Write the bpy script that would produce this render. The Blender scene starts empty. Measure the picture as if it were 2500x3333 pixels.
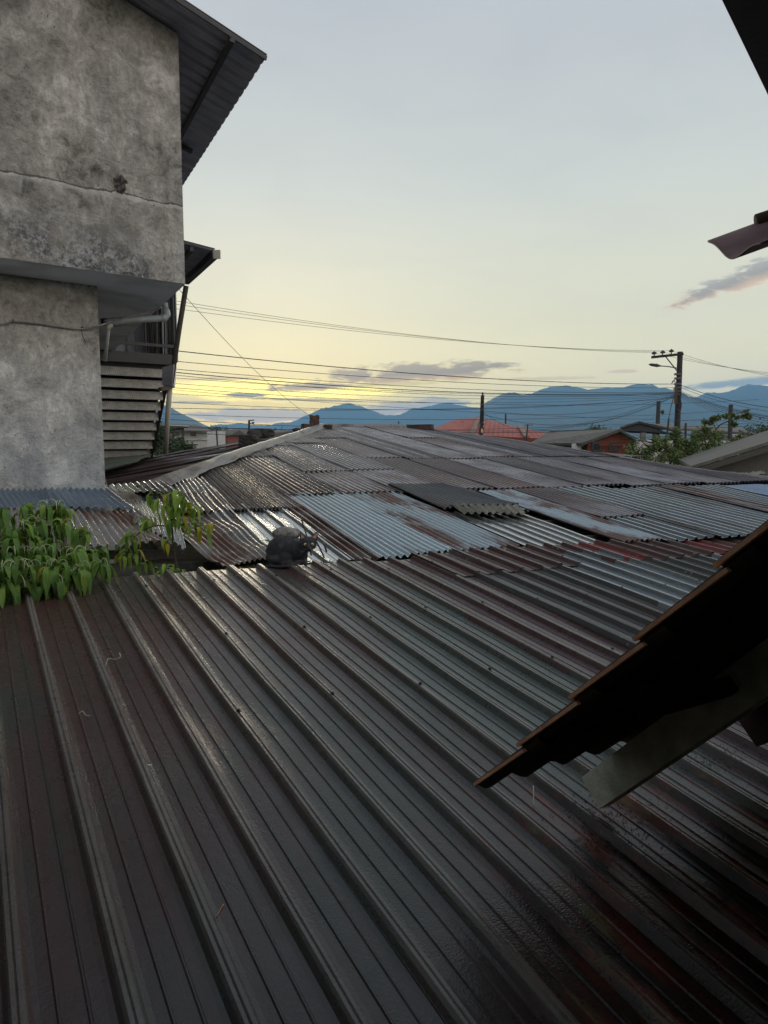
import bpy, bmesh, math, random
from mathutils import Vector, Matrix, noise
random.seed(7)
R = math.radians
V = Vector
scene = bpy.context.scene
COL = scene.collection

# ------------------------------------------------------------------ camera
FPX, CX, CY, HOR = 2312.0, 1250.0, 1666.5, 1420.0          # photo is 2500 x 3333
PITCH = math.atan((CY - HOR) / FPX)
cam = bpy.data.cameras.new('camera')
cam.sensor_fit = 'VERTICAL'; cam.sensor_height = 34.6
cam.lens = 34.6 * FPX / 3333.0
cam.clip_start = 0.05; cam.clip_end = 60000
camo = bpy.data.objects.new('camera', cam); COL.objects.link(camo)
camo.location = (0, 0, 0); camo.rotation_euler = (R(90) - PITCH, 0, 0)
scene.camera = camo
GROUND = -5.6

def ray(u, v):
    X = (u - CX) / FPX; Y = (CY - v) / FPX
    s, c = math.sin(PITCH), math.cos(PITCH)
    return V((X, Y * s + c, Y * c - s))
def at(u, v, Y):
    r = ray(u, v); return r * (Y / r.y)
def hit(u, v, O, n):
    r = ray(u, v); return r * (O.dot(n) / r.dot(n))
def az(a, e=0.0):
    a = R(a); e = R(e); return V((math.sin(a) * math.cos(e), math.cos(a) * math.cos(e), math.sin(e)))
def azel(u, v):
    r = ray(u, v).normalized(); return math.degrees(math.atan2(r.x, r.y)), math.degrees(math.asin(r.z))

# ------------------------------------------------------------------ sun and sky
SUN_AZ, SUN_EL = -9.0, 6.0
sun = bpy.data.lights.new('sun', 'SUN'); sun.energy = 0.8; sun.angle = R(12); sun.color = (1.0, 0.84, 0.6)
suno = bpy.data.objects.new('sun', sun); COL.objects.link(suno)
suno.rotation_euler = (-az(SUN_AZ, SUN_EL)).to_track_quat('-Z', 'Y').to_euler()

def srgb(r, g, b):
    f = lambda c: (c / 255 / 12.92) if c <= 10 else ((c / 255 + 0.055) / 1.055) ** 2.4
    return (f(r), f(g), f(b), 1.0)

world = bpy.data.worlds.new('World'); scene.world = world; world.use_nodes = True
wt = world.node_tree
for n_ in list(wt.nodes): wt.nodes.remove(n_)
class NT:
    def __init__(s, t): s.t = t
    def n(s, typ, **kw):
        nd = s.t.nodes.new(typ)
        for k, v in kw.items(): setattr(nd, k, v)
        return nd
    def link(s, a, b): s.t.links.new(a, b)
    def put(s, sock, v):
        if hasattr(v, 'is_linked') or isinstance(v, bpy.types.NodeSocket): s.t.links.new(v, sock)
        elif v is not None: sock.default_value = v
    def math(s, op, a, b=None, c=None, clamp=False):
        nd = s.n('ShaderNodeMath', operation=op, use_clamp=clamp)
        for i, v in enumerate((a, b, c)):
            if v is not None: s.put(nd.inputs[i], v)
        return nd.outputs[0]
    def ramp(s, fac, stops, interp='LINEAR'):
        nd = s.n('ShaderNodeValToRGB'); cr = nd.color_ramp; cr.interpolation = interp
        while len(cr.elements) < len(stops): cr.elements.new(0.5)
        for e, (p, c) in zip(cr.elements, stops):
            e.position = p
            e.color = c if hasattr(c, '__len__') and len(c) == 4 else ((c, c, c, 1) if not hasattr(c, '__len__') else (*c, 1))
        s.put(nd.inputs[0], fac); return nd.outputs[0]
    def mix(s, fac, a, b, blend='MIX'):
        nd = s.n('ShaderNodeMix', data_type='RGBA', blend_type=blend)
        s.put(nd.inputs[0], fac)
        for sock, v in ((nd.inputs[6], a), (nd.inputs[7], b)):
            if isinstance(v, (tuple, list)): sock.default_value = v if len(v) == 4 else (*v, 1)
            else: s.put(sock, v)
        return nd.outputs[2]
    def noise(s, vec, scale, detail=4, rough=0.55, dist=0.0):
        nd = s.n('ShaderNodeTexNoise'); s.put(nd.inputs['Vector'], vec)
        nd.inputs['Scale'].default_value = scale; nd.inputs['Detail'].default_value = detail
        nd.inputs['Roughness'].default_value = rough; nd.inputs['Distortion'].default_value = dist
        return nd.outputs[0]
    def mapping(s, vec, scale=(1, 1, 1), loc=None, rot=None):
        nd = s.n('ShaderNodeMapping'); s.put(nd.inputs[0], vec); nd.inputs['Scale'].default_value = scale
        if loc is not None: s.put(nd.inputs['Location'], loc)
        if rot is not None: nd.inputs['Rotation'].default_value = rot
        return nd.outputs[0]

W = NT(wt)
tc = W.n('ShaderNodeTexCoord').outputs['Generated']
sep = W.n('ShaderNodeSeparateXYZ'); W.link(tc, sep.inputs[0])
el = W.math('MULTIPLY', W.math('ARCSINE', sep.outputs[2]), 57.2958)
azn = W.math('MULTIPLY', W.math('ARCTAN2', sep.outputs[0], sep.outputs[1]), 57.2958)
eln = W.math('DIVIDE', W.math('ADD', el, 10.0), 100.0, clamp=True)
def es(e): return (e + 10) / 100
front = W.ramp(eln, [(es(-10), srgb(225, 205, 140)), (es(0.5), srgb(255, 222, 92)), (es(3.0), srgb(255, 232, 120)), (es(4.4), srgb(246, 228, 150)),
                     (es(6), srgb(228, 219, 172)), (es(10.5), srgb(213, 213, 190)), (es(18), srgb(194, 201, 198)),
                     (es(26), srgb(181, 188, 193)), (es(33), srgb(174, 182, 191)), (es(60), srgb(184, 195, 210)), (es(90), srgb(186, 198, 214))])
side = W.ramp(eln, [(es(-10), srgb(190, 185, 160)), (es(1), srgb(226, 213, 180)), (es(4), srgb(222, 214, 184)),
                    (es(8), srgb(211, 210, 186)), (es(18), srgb(193, 200, 197)), (es(26), srgb(181, 188, 193)),
                    (es(60), srgb(184, 195, 210)), (es(90), srgb(186, 198, 214))])
back = W.ramp(eln, [(es(-10), (0.4, 0.4, 0.4, 1)), (es(5), (1.1, 1.08, 1.08, 1)), (es(30), (1.38, 1.38, 1.40, 1)), (es(90), (0.55, 0.62, 0.72, 1))])  # unseen rear sky lifted above the visible sky to brighten the wall
dsun = W.math('ABSOLUTE', W.math('SUBTRACT', azn, -9.0))
fs = W.math('SMOOTH_MIN', W.math('DIVIDE', dsun, 34.0), 1.0, 0.2)
fs = W.math('MULTIPLY', fs, 1.0, clamp=True)
fb = W.ramp(W.math('DIVIDE', dsun, 180.0), [(0.0, 0.0), (0.30, 0.0), (0.62, 1.0), (1.0, 1.0)])
skyc = W.mix(fb, W.mix(fs, front, side), back)
vth = W.n('ShaderNodeCombineXYZ'); W.put(vth.inputs[0], W.math('MULTIPLY', azn, 0.035)); W.put(vth.inputs[1], W.math('MULTIPLY', el, 0.11))
thin = W.ramp(W.noise(vth.outputs[0], 1.6, 6, 0.6, 0.6), [(0.36, (0.965, 0.967, 0.975, 1)), (0.52, (1.0, 1.0, 1.0, 1)), (0.68, (1.02, 1.018, 1.01, 1))])
vt2 = W.n('ShaderNodeVectorMath', operation='MULTIPLY'); W.put(vt2.inputs[0], skyc); W.put(vt2.inputs[1], thin); skyc = vt2.outputs[0]
# unseen left and overhead sky dimmed to add contrast across ribs and corrugations
azf = W.ramp(W.math('DIVIDE', W.math('ADD', azn, 180.0), 360.0), [(0.0, 0.85), (0.06, 0.5), (0.12, 0.22), (0.32, 0.22), (0.40, 0.85), (0.43, 1.0), (0.62, 1.0), (0.72, 0.9), (1.0, 0.85)])
elf = W.ramp(eln, [(es(-10), 0.0), (es(34), 0.0), (es(62), 1.0), (es(90), 1.0)])
fac_ = W.mix(elf, azf, (0.7, 0.7, 0.7, 1))
vk = W.n('ShaderNodeVectorMath', operation='MULTIPLY'); W.put(vk.inputs[0], skyc); W.put(vk.inputs[1], fac_); skyc = vk.outputs[0]
lowb = W.ramp(eln, [(es(-10), (1.9, 1.75, 1.3, 1)), (es(2.0), (1.9, 1.75, 1.3, 1)), (es(4.5), (1.55, 1.42, 1.15, 1)), (es(9), (1.25, 1.17, 1.05, 1)), (es(20), (1.10, 1.05, 0.99, 1)), (es(40), (1.03, 1.0, 0.98, 1)), (es(90), (1.0, 1.0, 1.0, 1))])
vm = W.n('ShaderNodeVectorMath', operation='MULTIPLY'); W.put(vm.inputs[0], skyc); W.put(vm.inputs[1], lowb); skyc = vm.outputs[0]
# clouds: soft banks of known bearing and height, broken up by noise
cv = W.n('ShaderNodeCombineXYZ'); W.put(cv.inputs[0], W.math('MULTIPLY', azn, 0.16)); W.put(cv.inputs[1], W.math('MULTIPLY', el, 0.5))
nz = W.noise(cv.outputs[0], 2.2, 7, 0.62, 0.3)
nz2 = W.noise(cv.outputs[0], 9.0, 5, 0.6, 0.0)
nzz = W.math('ADD', W.math('MULTIPLY', W.math('SUBTRACT', nz, 0.5), 3.4), W.math('MULTIPLY', W.math('SUBTRACT', nz2, 0.5), 1.0))
def cloud(sky, u, v, hw, hh, rot, cols, dens=0.9, nk=1.0):
    a0, e0 = azel(u, v); k = 57.2958 / FPX
    ca, sa = math.cos(R(rot)), math.sin(R(rot))
    da = W.math('SUBTRACT', azn, a0); de = W.math('SUBTRACT', el, e0)
    x = W.math('ADD', W.math('MULTIPLY', da, ca), W.math('MULTIPLY', de, sa))
    y = W.math('ADD', W.math('MULTIPLY', da, -sa), W.math('MULTIPLY', de, ca))
    qx = W.math('POWER', W.math('ABSOLUTE', W.math('DIVIDE', x, hw * k)), 2.0)
    yn = W.math('DIVIDE', y, hh * k)
    qy = W.math('POWER', W.math('ABSOLUTE', yn), 2.0)
    m = W.math('ADD', W.math('SUBTRACT', 1.0, W.math('ADD', qx, qy)), W.math('MULTIPLY', nzz, nk))
    mask = W.ramp(m, [(0.0, 0.0), (0.12, 0.05), (0.75, 1.0)], 'EASE')
    c = W.ramp(W.math('ADD', W.math('MULTIPLY', yn, 0.45), W.math('ADD', 0.5, W.math('MULTIPLY', nzz, 0.12))), [(0.0, cols[0]), (0.45, cols[1]), (1.0, cols[2])])
    return W.mix(W.math('MULTIPLY', mask, dens), sky, c)
CO = srgb(250, 205, 120); CG = srgb(158, 146, 140); CP = srgb(205, 190, 165)
skyc = cloud(skyc, 900, 1270, 470, 44, 0, ((3.6, 2.7, 0.2, 1), (3.1, 2.4, 0.3, 1), (1.9, 1.52, 0.45, 1)), 0.95, 0.35)
skyc = cloud(skyc, 720, 1232, 150, 6, 2, (srgb(255, 226, 150), srgb(226, 196, 140), srgb(226, 206, 160)), 0.8, 0.9)
skyc = cloud(skyc, 980, 1302, 220, 8, -1, ((3.0, 2.3, 0.5, 1), srgb(210, 178, 110), srgb(220, 190, 130)), 0.9, 1.0)
skyc = cloud(skyc, 640, 1310, 110, 6, 0, (srgb(255, 220, 120), srgb(170, 150, 116), srgb(214, 196, 140)), 0.9, 0.9)
skyc = cloud(skyc, 1350, 1214, 370, 40, 3, ((1.3, 0.72, 0.14, 1), (0.36, 0.235, 0.115, 1), (0.52, 0.38, 0.20, 1)), 1.0, 1.0)
skyc = cloud(skyc, 1240, 1252, 260, 8, 2, (srgb(255, 240, 120), srgb(255, 228, 100), srgb(255, 215, 110)), 0.9, 0.6)
skyc = cloud(skyc, 1010, 1258, 210, 18, 3, ((1.5, 0.95, 0.15, 1), (0.42, 0.27, 0.10, 1), (0.7, 0.5, 0.18, 1)), 1.0, 0.9)
skyc = cloud(skyc, 810, 1286, 78, 8, 0, (srgb(255, 225, 120), srgb(130, 112, 92), srgb(180, 160, 110)), 1.0, 0.6)
skyc = cloud(skyc, 830, 1352, 260, 30, 0, (srgb(160, 172, 186), srgb(172, 178, 186), srgb(206, 196, 176)), 0.95, 0.7)
skyc = cloud(skyc, 1330, 1330, 260, 34, 5, (srgb(158, 170, 188), srgb(170, 174, 182), srgb(222, 204, 170)), 0.95, 0.8)
skyc = cloud(skyc, 2300, 952, 140, 22, 16, (srgb(238, 205, 160), srgb(236, 205, 165), srgb(200, 196, 182)), 0.8, 1.2)
skyc = cloud(skyc, 2420, 900, 210, 36, 18, ((0.95, 0.62, 0.36, 1), (0.34, 0.29, 0.24, 1), (0.48, 0.46, 0.42, 1)), 0.95, 1.3)
skyc = cloud(skyc, 2430, 1243, 200, 15, 4, (srgb(160, 168, 172), srgb(140, 150, 162), srgb(190, 188, 170)), 0.9, 0.6)
skyc = cloud(skyc, 2025, 1208, 55, 8, 0, (srgb(244, 205, 150), srgb(240, 205, 160), srgb(236, 212, 170)), 0.8, 0.6)
skyc = cloud(skyc, 1780, 1232, 160, 8, 0, (srgb(250, 215, 140), srgb(244, 205, 140), srgb(240, 215, 160)), 0.7, 0.8)
skyn = W.n('ShaderNodeTexSky', sky_type='NISHITA'); skyn.sun_disc = False
skyn.sun_elevation = R(SUN_EL); skyn.sun_rotation = R(SUN_AZ)
bg1 = W.n('ShaderNodeBackground'); W.put(bg1.inputs[0], skyc); bg1.inputs[1].default_value = 0.83
bg2 = W.n('ShaderNodeBackground'); W.link(skyn.outputs[0], bg2.inputs[0]); bg2.inputs[1].default_value = 0.006
ad = W.n('ShaderNodeAddShader'); W.link(bg1.outputs[0], ad.inputs[0]); W.link(bg2.outputs[0], ad.inputs[1])
wo = W.n('ShaderNodeOutputWorld'); W.link(ad.outputs[0], wo.inputs[0])
world.cycles.sampling_method = 'MANUAL'; world.cycles.sample_map_resolution = 512

scene.view_settings.view_transform = 'Standard'; scene.view_settings.look = 'None'
scene.view_settings.exposure = 0.48; scene.view_settings.gamma = 1.0
scene.cycles.volume_bounces = 1; scene.cycles.max_bounces = 6; scene.cycles.transparent_max_bounces = 12
scene.cycles.sample_clamp_indirect = 4.0

# ------------------------------------------------------------------ materials
def mat_new(name):
    m = bpy.data.materials.new(name); m.use_nodes = True
    t = NT(m.node_tree); b = m.node_tree.nodes['Principled BSDF']
    return m, t, b
def bump(t, b, h, strength=0.3, dist=0.01):
    bn = t.n('ShaderNodeBump'); bn.inputs['Strength'].default_value = strength; bn.inputs['Distance'].default_value = dist
    t.put(bn.inputs['Height'], h); t.link(bn.outputs[0], b.inputs['Normal'])
def objvec(t, world_space=False, rnd=True):
    if world_space:
        return t.n('ShaderNodeNewGeometry').outputs['Position']
    v = t.n('ShaderNodeTexCoord').outputs['Object']
    if not rnd: return v
    oi = t.n('ShaderNodeObjectInfo').outputs['Random']
    a = t.n('ShaderNodeVectorMath', operation='ADD'); t.link(v, a.inputs[0])
    cx = t.n('ShaderNodeCombineXYZ'); t.put(cx.inputs[0], t.math('MULTIPLY', oi, 37.0)); t.put(cx.inputs[1], t.math('MULTIPLY', oi, 91.0))
    t.link(cx.outputs[0], a.inputs[1]); return a.outputs[0]

def simple(name, c1, c2=None, rough=0.7, scale=8, metallic=0.0, bmp=0.2, spec=0.5, streak=(1, 1, 1), th=(0.35, 0.65)):
    m, t, b = mat_new(name)
    v = objvec(t); v2 = t.mapping(v, streak)
    c2 = c2 or tuple(x * 0.75 for x in c1)
    f = t.ramp(t.noise(v2, scale, 6, 0.6), [(th[0], 0.0), (th[1], 1.0)])
    t.put(b.inputs['Base Color'], t.mix(f, (*c1, 1), (*c2, 1)))
    b.inputs['Roughness'].default_value = rough; b.inputs['Metallic'].default_value = metallic
    b.inputs['Specular IOR Level'].default_value = spec
    if bmp: bump(t, b, t.noise(v, scale * 6, 4, 0.6), bmp, 0.01)
    return m

def metal(name, base, base2, rust, rust2, amount, rough=0.38, metallic=0.5, streak=0.35, lichen=0.0, patch=1.6, grain=0.15, crest=None, hard=0.06):
    """weathered sheet metal: base paint / zinc, streaky rust with its own outline, scratches, dirt"""
    m, t, b = mat_new(name); v = objvec(t)
    big = t.noise(t.mapping(v, (1.0, streak, 1.0)), patch, 6, 0.62, 0.4)
    fine = t.noise(t.mapping(v, (14, 0.9, 4)), 1.0, 5, 0.65)
    mask = t.math('ADD', big, t.math('MULTIPLY', t.math('SUBTRACT', fine, 0.5), 0.35))
    lo = 1.0 - amount
    lo = 0.30 + lo * 0.42
    f = t.ramp(mask, [(max(0, lo - hard), 0.0), (min(1, lo + hard), 1.0)])
    tone = t.ramp(t.noise(t.mapping(v, (22, 0.5, 1)), 1.0, 4, 0.6), [(0.3, 0.0), (0.7, 1.0)])
    cb = t.mix(tone, (*base, 1), (*base2, 1))
    cr = t.mix(t.ramp(t.noise(v, 24, 5, 0.7), [(0.3, 0.0), (0.7, 1.0)]), (*rust, 1), (*rust2, 1))
    col = t.mix(f, cb, cr)
    if crest:      # worn crowns painted pale like sky glints, rusty troughs dark like shade
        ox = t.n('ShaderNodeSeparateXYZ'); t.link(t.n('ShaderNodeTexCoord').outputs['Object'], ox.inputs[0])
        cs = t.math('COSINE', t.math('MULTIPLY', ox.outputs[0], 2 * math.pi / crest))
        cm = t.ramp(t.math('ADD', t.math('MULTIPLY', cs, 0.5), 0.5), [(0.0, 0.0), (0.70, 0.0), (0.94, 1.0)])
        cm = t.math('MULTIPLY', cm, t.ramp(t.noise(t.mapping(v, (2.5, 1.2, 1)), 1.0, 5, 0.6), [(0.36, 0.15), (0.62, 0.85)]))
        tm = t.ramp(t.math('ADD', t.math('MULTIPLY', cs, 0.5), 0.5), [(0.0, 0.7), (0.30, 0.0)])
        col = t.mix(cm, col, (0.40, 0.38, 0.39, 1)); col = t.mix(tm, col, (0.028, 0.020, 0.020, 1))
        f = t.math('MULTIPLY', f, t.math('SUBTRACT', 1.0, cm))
    dirt = t.ramp(t.noise(v, 60, 4, 0.7), [(0.38, 0.0), (0.62, 1.0)])
    col = t.mix(t.math('MULTIPLY', dirt, 0.25), col, (0.02, 0.018, 0.015, 1))
    if lichen:
        vo = t.n('ShaderNodeTexVoronoi'); t.put(vo.inputs['Vector'], v); vo.inputs['Scale'].default_value = 16
        lm = t.ramp(vo.outputs['Distance'], [(0.0, 1.0), (0.16, 1.0), (0.2, 0.0)])
        lm = t.math('MULTIPLY', lm, t.ramp(t.noise(v, 2.3, 4), [(0.5, 0.0), (0.6, 1.0)]))
        col = t.mix(t.math('MULTIPLY', lm, lichen), col, (0.30, 0.31, 0.27, 1))
    t.put(b.inputs['Base Color'], col)
    t.put(b.inputs['Metallic'], t.math('MULTIPLY', t.math('SUBTRACT', 1.0, f), metallic))
    rr = t.math('ADD', t.math('MULTIPLY', f, 0.08), t.math('ADD', rough - 0.14, t.math('MULTIPLY', t.noise(v, 9, 5, 0.7), 0.18)))
    t.put(b.inputs['Roughness'], rr)
    bump(t, b, t.math('ADD', t.noise(v, 130, 3, 0.6), t.math('MULTIPLY', t.noise(v, 14, 3, 0.5), 1.5)), grain, 0.006)
    return m

DB = (0.085, 0.045, 0.04); DB2 = (0.085, 0.06, 0.055); RU = (0.09, 0.035, 0.02); RU2 = (0.05, 0.024, 0.018)
M = {}
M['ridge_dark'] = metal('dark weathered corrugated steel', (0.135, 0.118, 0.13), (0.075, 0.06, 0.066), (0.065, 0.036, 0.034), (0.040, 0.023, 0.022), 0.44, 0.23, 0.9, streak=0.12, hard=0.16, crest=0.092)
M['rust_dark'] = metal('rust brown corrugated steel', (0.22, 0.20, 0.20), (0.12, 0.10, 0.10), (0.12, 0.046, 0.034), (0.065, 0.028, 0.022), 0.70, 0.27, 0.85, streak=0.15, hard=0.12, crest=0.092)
M['silver'] = metal('dull silver zinc sheet', (0.62, 0.65, 0.65), (0.42, 0.44, 0.45), (0.12, 0.07, 0.05), (0.08, 0.05, 0.04), 0.22, 0.27, 0.85, hard=0.1)
M['white_zinc'] = metal('pale blue grey zinc sheet', (0.50, 0.60, 0.65), (0.40, 0.50, 0.55), (0.16, 0.10, 0.075), (0.1, 0.06, 0.05), 0.03, 0.42, 0.45, grain=0.1)
M['blue_rust'] = metal('flaking pale blue paint over rust', (0.40, 0.48, 0.52), (0.31, 0.39, 0.43), (0.15, 0.07, 0.052), (0.09, 0.045, 0.035), 0.52, 0.42, 0.35, streak=0.3, patch=2.0, hard=0.05)
M['blue_metal'] = metal('steel blue zinc sheet', (0.30, 0.40, 0.52), (0.20, 0.27, 0.36), (0.10, 0.055, 0.04), (0.06, 0.035, 0.03), 0.12, 0.28, 0.8)
M['half_rust'] = metal('zinc sheet half gone to rust', (0.66, 0.66, 0.64), (0.4, 0.4, 0.39), (0.13, 0.055, 0.038), (0.07, 0.03, 0.022), 0.52, 0.27, 0.85, hard=0.08)
M['moss_dark'] = metal('black mossy asbestos sheet', (0.05, 0.055, 0.045), (0.035, 0.04, 0.035), (0.05, 0.06, 0.03), (0.02, 0.02, 0.015), 0.5, 0.6, 0.0, grain=0.5)
M['grey_sheet'] = metal('matt grey sheet', (0.085, 0.09, 0.095), (0.06, 0.064, 0.068), DB, RU2, 0.2, 0.5, 0.3, grain=0.3)
M['trap_grey'] = metal('grey blue ribbed steel', (0.30, 0.34, 0.37), (0.17, 0.20, 0.22), (0.09, 0.06, 0.055), (0.05, 0.035, 0.03), 0.22, 0.28, 0.8)
M['old_brown'] = metal('brown left slope sheet', (0.26, 0.28, 0.27), (0.14, 0.145, 0.14), (0.07, 0.036, 0.03), (0.03, 0.02, 0.018), 0.72, 0.42, 0.4, streak=0.25, patch=1.0, hard=0.03)
M['red_cap'] = metal('faded red painted sheet', (0.20, 0.045, 0.045), (0.14, 0.035, 0.035), (0.12, 0.085, 0.075), (0.06, 0.035, 0.03), 0.45, 0.4, 0.2, lichen=0.5)
M['red_cap_brown'] = metal('brown red painted sheet', (0.085, 0.04, 0.035), (0.06, 0.03, 0.028), (0.10, 0.08, 0.075), (0.05, 0.03, 0.028), 0.35, 0.4, 0.2, lichen=0.5)
M['lichen_trap'] = metal('grey brown sheet spotted with lichen', (0.075, 0.08, 0.078), (0.05, 0.052, 0.05), (0.05, 0.035, 0.032), (0.03, 0.022, 0.02), 0.4, 0.4, 0.3, lichen=0.6)
M['lead'] = metal('dull bent flashing', (0.24, 0.225, 0.20), (0.16, 0.15, 0.13), (0.10, 0.06, 0.04), (0.05, 0.035, 0.03), 0.35, 0.5, 0.25, grain=0.3)

DIRT = V((1.22, 2.12, -1.5))
def fore_metal(name, pan, pan2, brown, brown2, bias):
    """dark painted ribbed sheet, greenish pans with a damp grain, brown towards the ribs; object x runs across the ribs"""
    m, t, b = mat_new(name)
    v = t.n('ShaderNodeTexCoord').outputs['Object']; pos = t.n('ShaderNodeNewGeometry').outputs['Position']
    big = t.noise(t.mapping(pos, (1.0, 0.5, 1.0)), 1.1, 5, 0.6, 0.3)
    strk = t.noise(t.mapping(v, (18, 0.35, 1)), 1.0, 4, 0.6)
    f = t.ramp(t.math('ADD', t.math('ADD', big, bias), t.math('MULTIPLY', t.math('SUBTRACT', strk, 0.5), 0.55)), [(0.38, 0.0), (0.60, 1.0)])
    col = t.mix(f, t.mix(t.noise(v, 7, 5, 0.6), (*pan, 1), (*pan2, 1)), t.mix(t.noise(v, 5, 5, 0.6), (*brown, 1), (*brown2, 1)))
    scr = t.ramp(t.noise(t.mapping(v, (3, 26, 1), rot=(0, 0, 0.6)), 1.0, 5, 0.75), [(0.60, 0.0), (0.75, 1.0)])
    col = t.mix(t.math('MULTIPLY', scr, 0.30), col, (0.12, 0.12, 0.115, 1))
    flk = t.ramp(t.noise(v, 38, 3, 0.8), [(0.71, 0.0), (0.74, 1.0)])
    flk = t.math('MULTIPLY', flk, t.ramp(t.noise(t.mapping(v, (1, 0.4, 1)), 1.7, 3), [(0.5, 0.0), (0.62, 1.0)]))
    col = t.mix(flk, col, (0.30, 0.30, 0.28, 1))
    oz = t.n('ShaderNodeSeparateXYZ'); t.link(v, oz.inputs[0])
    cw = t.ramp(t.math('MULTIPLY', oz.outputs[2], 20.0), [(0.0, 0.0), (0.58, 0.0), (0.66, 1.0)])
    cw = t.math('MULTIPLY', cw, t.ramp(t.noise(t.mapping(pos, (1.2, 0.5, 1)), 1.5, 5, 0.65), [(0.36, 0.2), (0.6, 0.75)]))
    col = t.mix(cw, col, (0.20, 0.185, 0.16, 1))  # pale rib crowns imitate sky glow on the tops, partly worn paint
    # a patch of wet dirt and rusty leaf stain with its own outline
    vd = t.n('ShaderNodeVectorMath', operation='SUBTRACT'); t.put(vd.inputs[0], pos); vd.inputs[1].default_value = tuple(DIRT)
    ln = t.n('ShaderNodeVectorMath', operation='LENGTH'); t.put(ln.inputs[0], vd.outputs[0])
    dm = t.ramp(t.math('ADD', t.math('MULTIPLY', ln.outputs['Value'], 0.62), t.math('MULTIPLY', t.math('SUBTRACT', t.noise(t.mapping(v, (5.0, 1.0, 1)), 1.6, 8, 0.75), 0.5), 1.0)), [(0.42, 1.0), (0.55, 0.0)])
    dc = t.mix(t.ramp(t.noise(t.mapping(v, (8, 1.6, 1)), 1.6, 8, 0.75), [(0.47, 0.0), (0.58, 1.0)]), (0.035, 0.028, 0.024, 1), (0.18, 0.045, 0.03, 1))
    dc = t.mix(t.ramp(t.noise(t.mapping(v, (7, 1.2, 1)), 1.9, 8, 0.75), [(0.56, 0.0), (0.66, 0.7)]), dc, (0.20, 0.23, 0.08, 1))
    col = t.mix(t.math('MULTIPLY', dm, 0.9), col, dc)
    t.put(b.inputs['Base Color'], col)
    b.inputs['Metallic'].default_value = 0.0
    b.inputs['Specular IOR Level'].default_value = 0.5
    t.put(b.inputs['Roughness'], t.math('ADD', 0.12, t.math('MULTIPLY', t.noise(v, 11, 6, 0.75), 0.34)))
    vo = t.n('ShaderNodeTexVoronoi'); t.put(vo.inputs['Vector'], v); vo.inputs['Scale'].default_value = 150
    b.inputs['Coat Weight'].default_value = 0.0
    dr = t.math('MULTIPLY', t.math('SUBTRACT', 0.5, vo.outputs['Distance']), 1.0)
    dampm = t.ramp(t.noise(pos, 1.3, 4, 0.6), [(0.42, 0.15), (0.62, 1.0)])
    h = t.math('ADD', t.math('MULTIPLY', dr, dampm), t.math('ADD', t.math('MULTIPLY', t.noise(v, 12, 4, 0.6), 1.2), t.math('MULTIPLY', t.noise(v, 90, 3, 0.7), 0.6)))
    bump(t, b, h, 0.24, 0.006)
    return m
PAN = (0.044, 0.054, 0.042); PAN2 = (0.030, 0.034, 0.028); BR = (0.080, 0.040, 0.034); BR2 = (0.052, 0.028, 0.025)
M['fore'] = fore_metal('dark brown and green painted ribbed sheet', PAN, PAN2, BR, BR2, 0.0)
M['fore_brown'] = fore_metal('brown ribbed sheet', PAN, PAN2, (0.075, 0.038, 0.038), (0.046, 0.027, 0.027), 0.14)
M['fore_green'] = fore_metal('green grey ribbed sheet', (0.058, 0.078, 0.064), (0.040, 0.050, 0.043), BR, BR2, -0.08)
M['fore_dirty'] = fore_metal('red brown dirty ribbed sheet', (0.034, 0.034, 0.03), (0.028, 0.026, 0.026), (0.085, 0.022, 0.016), (0.05, 0.022, 0.018), 0.05)

M['wood'] = simple('weathered grey timber', (0.11, 0.10, 0.085), (0.06, 0.055, 0.045), 0.85, 6, streak=(8, 1, 8))
M['deck'] = simple('dark roof space', (0.02, 0.017, 0.015), (0.012, 0.01, 0.01), 0.9, 4)  # near black, for the added sheet that blackens roof gaps and other parts
M['black'] = simple('black painted steel', (0.022, 0.022, 0.024), (0.035, 0.03, 0.028), 0.5, 9)
M['pipe'] = simple('grey pvc', (0.28, 0.29, 0.29), (0.20, 0.21, 0.21), 0.45, 5)
M['white_pipe'] = simple('off white painted pipe', (0.50, 0.47, 0.40), (0.38, 0.36, 0.31), 0.5, 5)
M['stone'] = simple('dark stone', (0.055, 0.045, 0.042), (0.03, 0.024, 0.022), 0.9, 14, bmp=0.8)
M['rock_grey'] = simple('speckled grey stone', (0.34, 0.32, 0.29), (0.10, 0.095, 0.085), 0.85, 30, bmp=0.8)
M['brick_old'] = simple('sooty brick', (0.10, 0.05, 0.036), (0.045, 0.03, 0.026), 0.9, 14, bmp=0.8)
M['moss'] = simple('moss', (0.07, 0.085, 0.02), (0.035, 0.03, 0.012), 0.95, 30, bmp=0.8)
M['leafpipe'] = simple('stem', (0.05, 0.04, 0.025), (0.08, 0.07, 0.04), 0.8, 10)
M['catkin'] = simple('pale flower spike', (0.46, 0.52, 0.30), (0.36, 0.42, 0.22), 0.6, 10, bmp=0)
M['cable'] = simple('black cable', (0.012, 0.012, 0.013), (0.02, 0.02, 0.02), 0.5, 4, bmp=0)
M['cable_grey'] = simple('pale cable', (0.30, 0.29, 0.27), (0.05, 0.045, 0.04), 0.5, 4, bmp=0)
M['pole'] = simple('dark weathered concrete pole', (0.035, 0.03, 0.028), (0.022, 0.02, 0.02), 0.9, 4)
M['lamp_metal'] = simple('grey lamp metal', (0.09, 0.09, 0.095), None, 0.5, 4)
M['house_white'] = simple('whitewashed wall', (0.52, 0.51, 0.49), (0.42, 0.41, 0.39), 0.85, 1.5)
M['house_pale'] = simple('pale cream wall', (0.42, 0.40, 0.33), (0.34, 0.32, 0.27), 0.85, 1.5)
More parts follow.
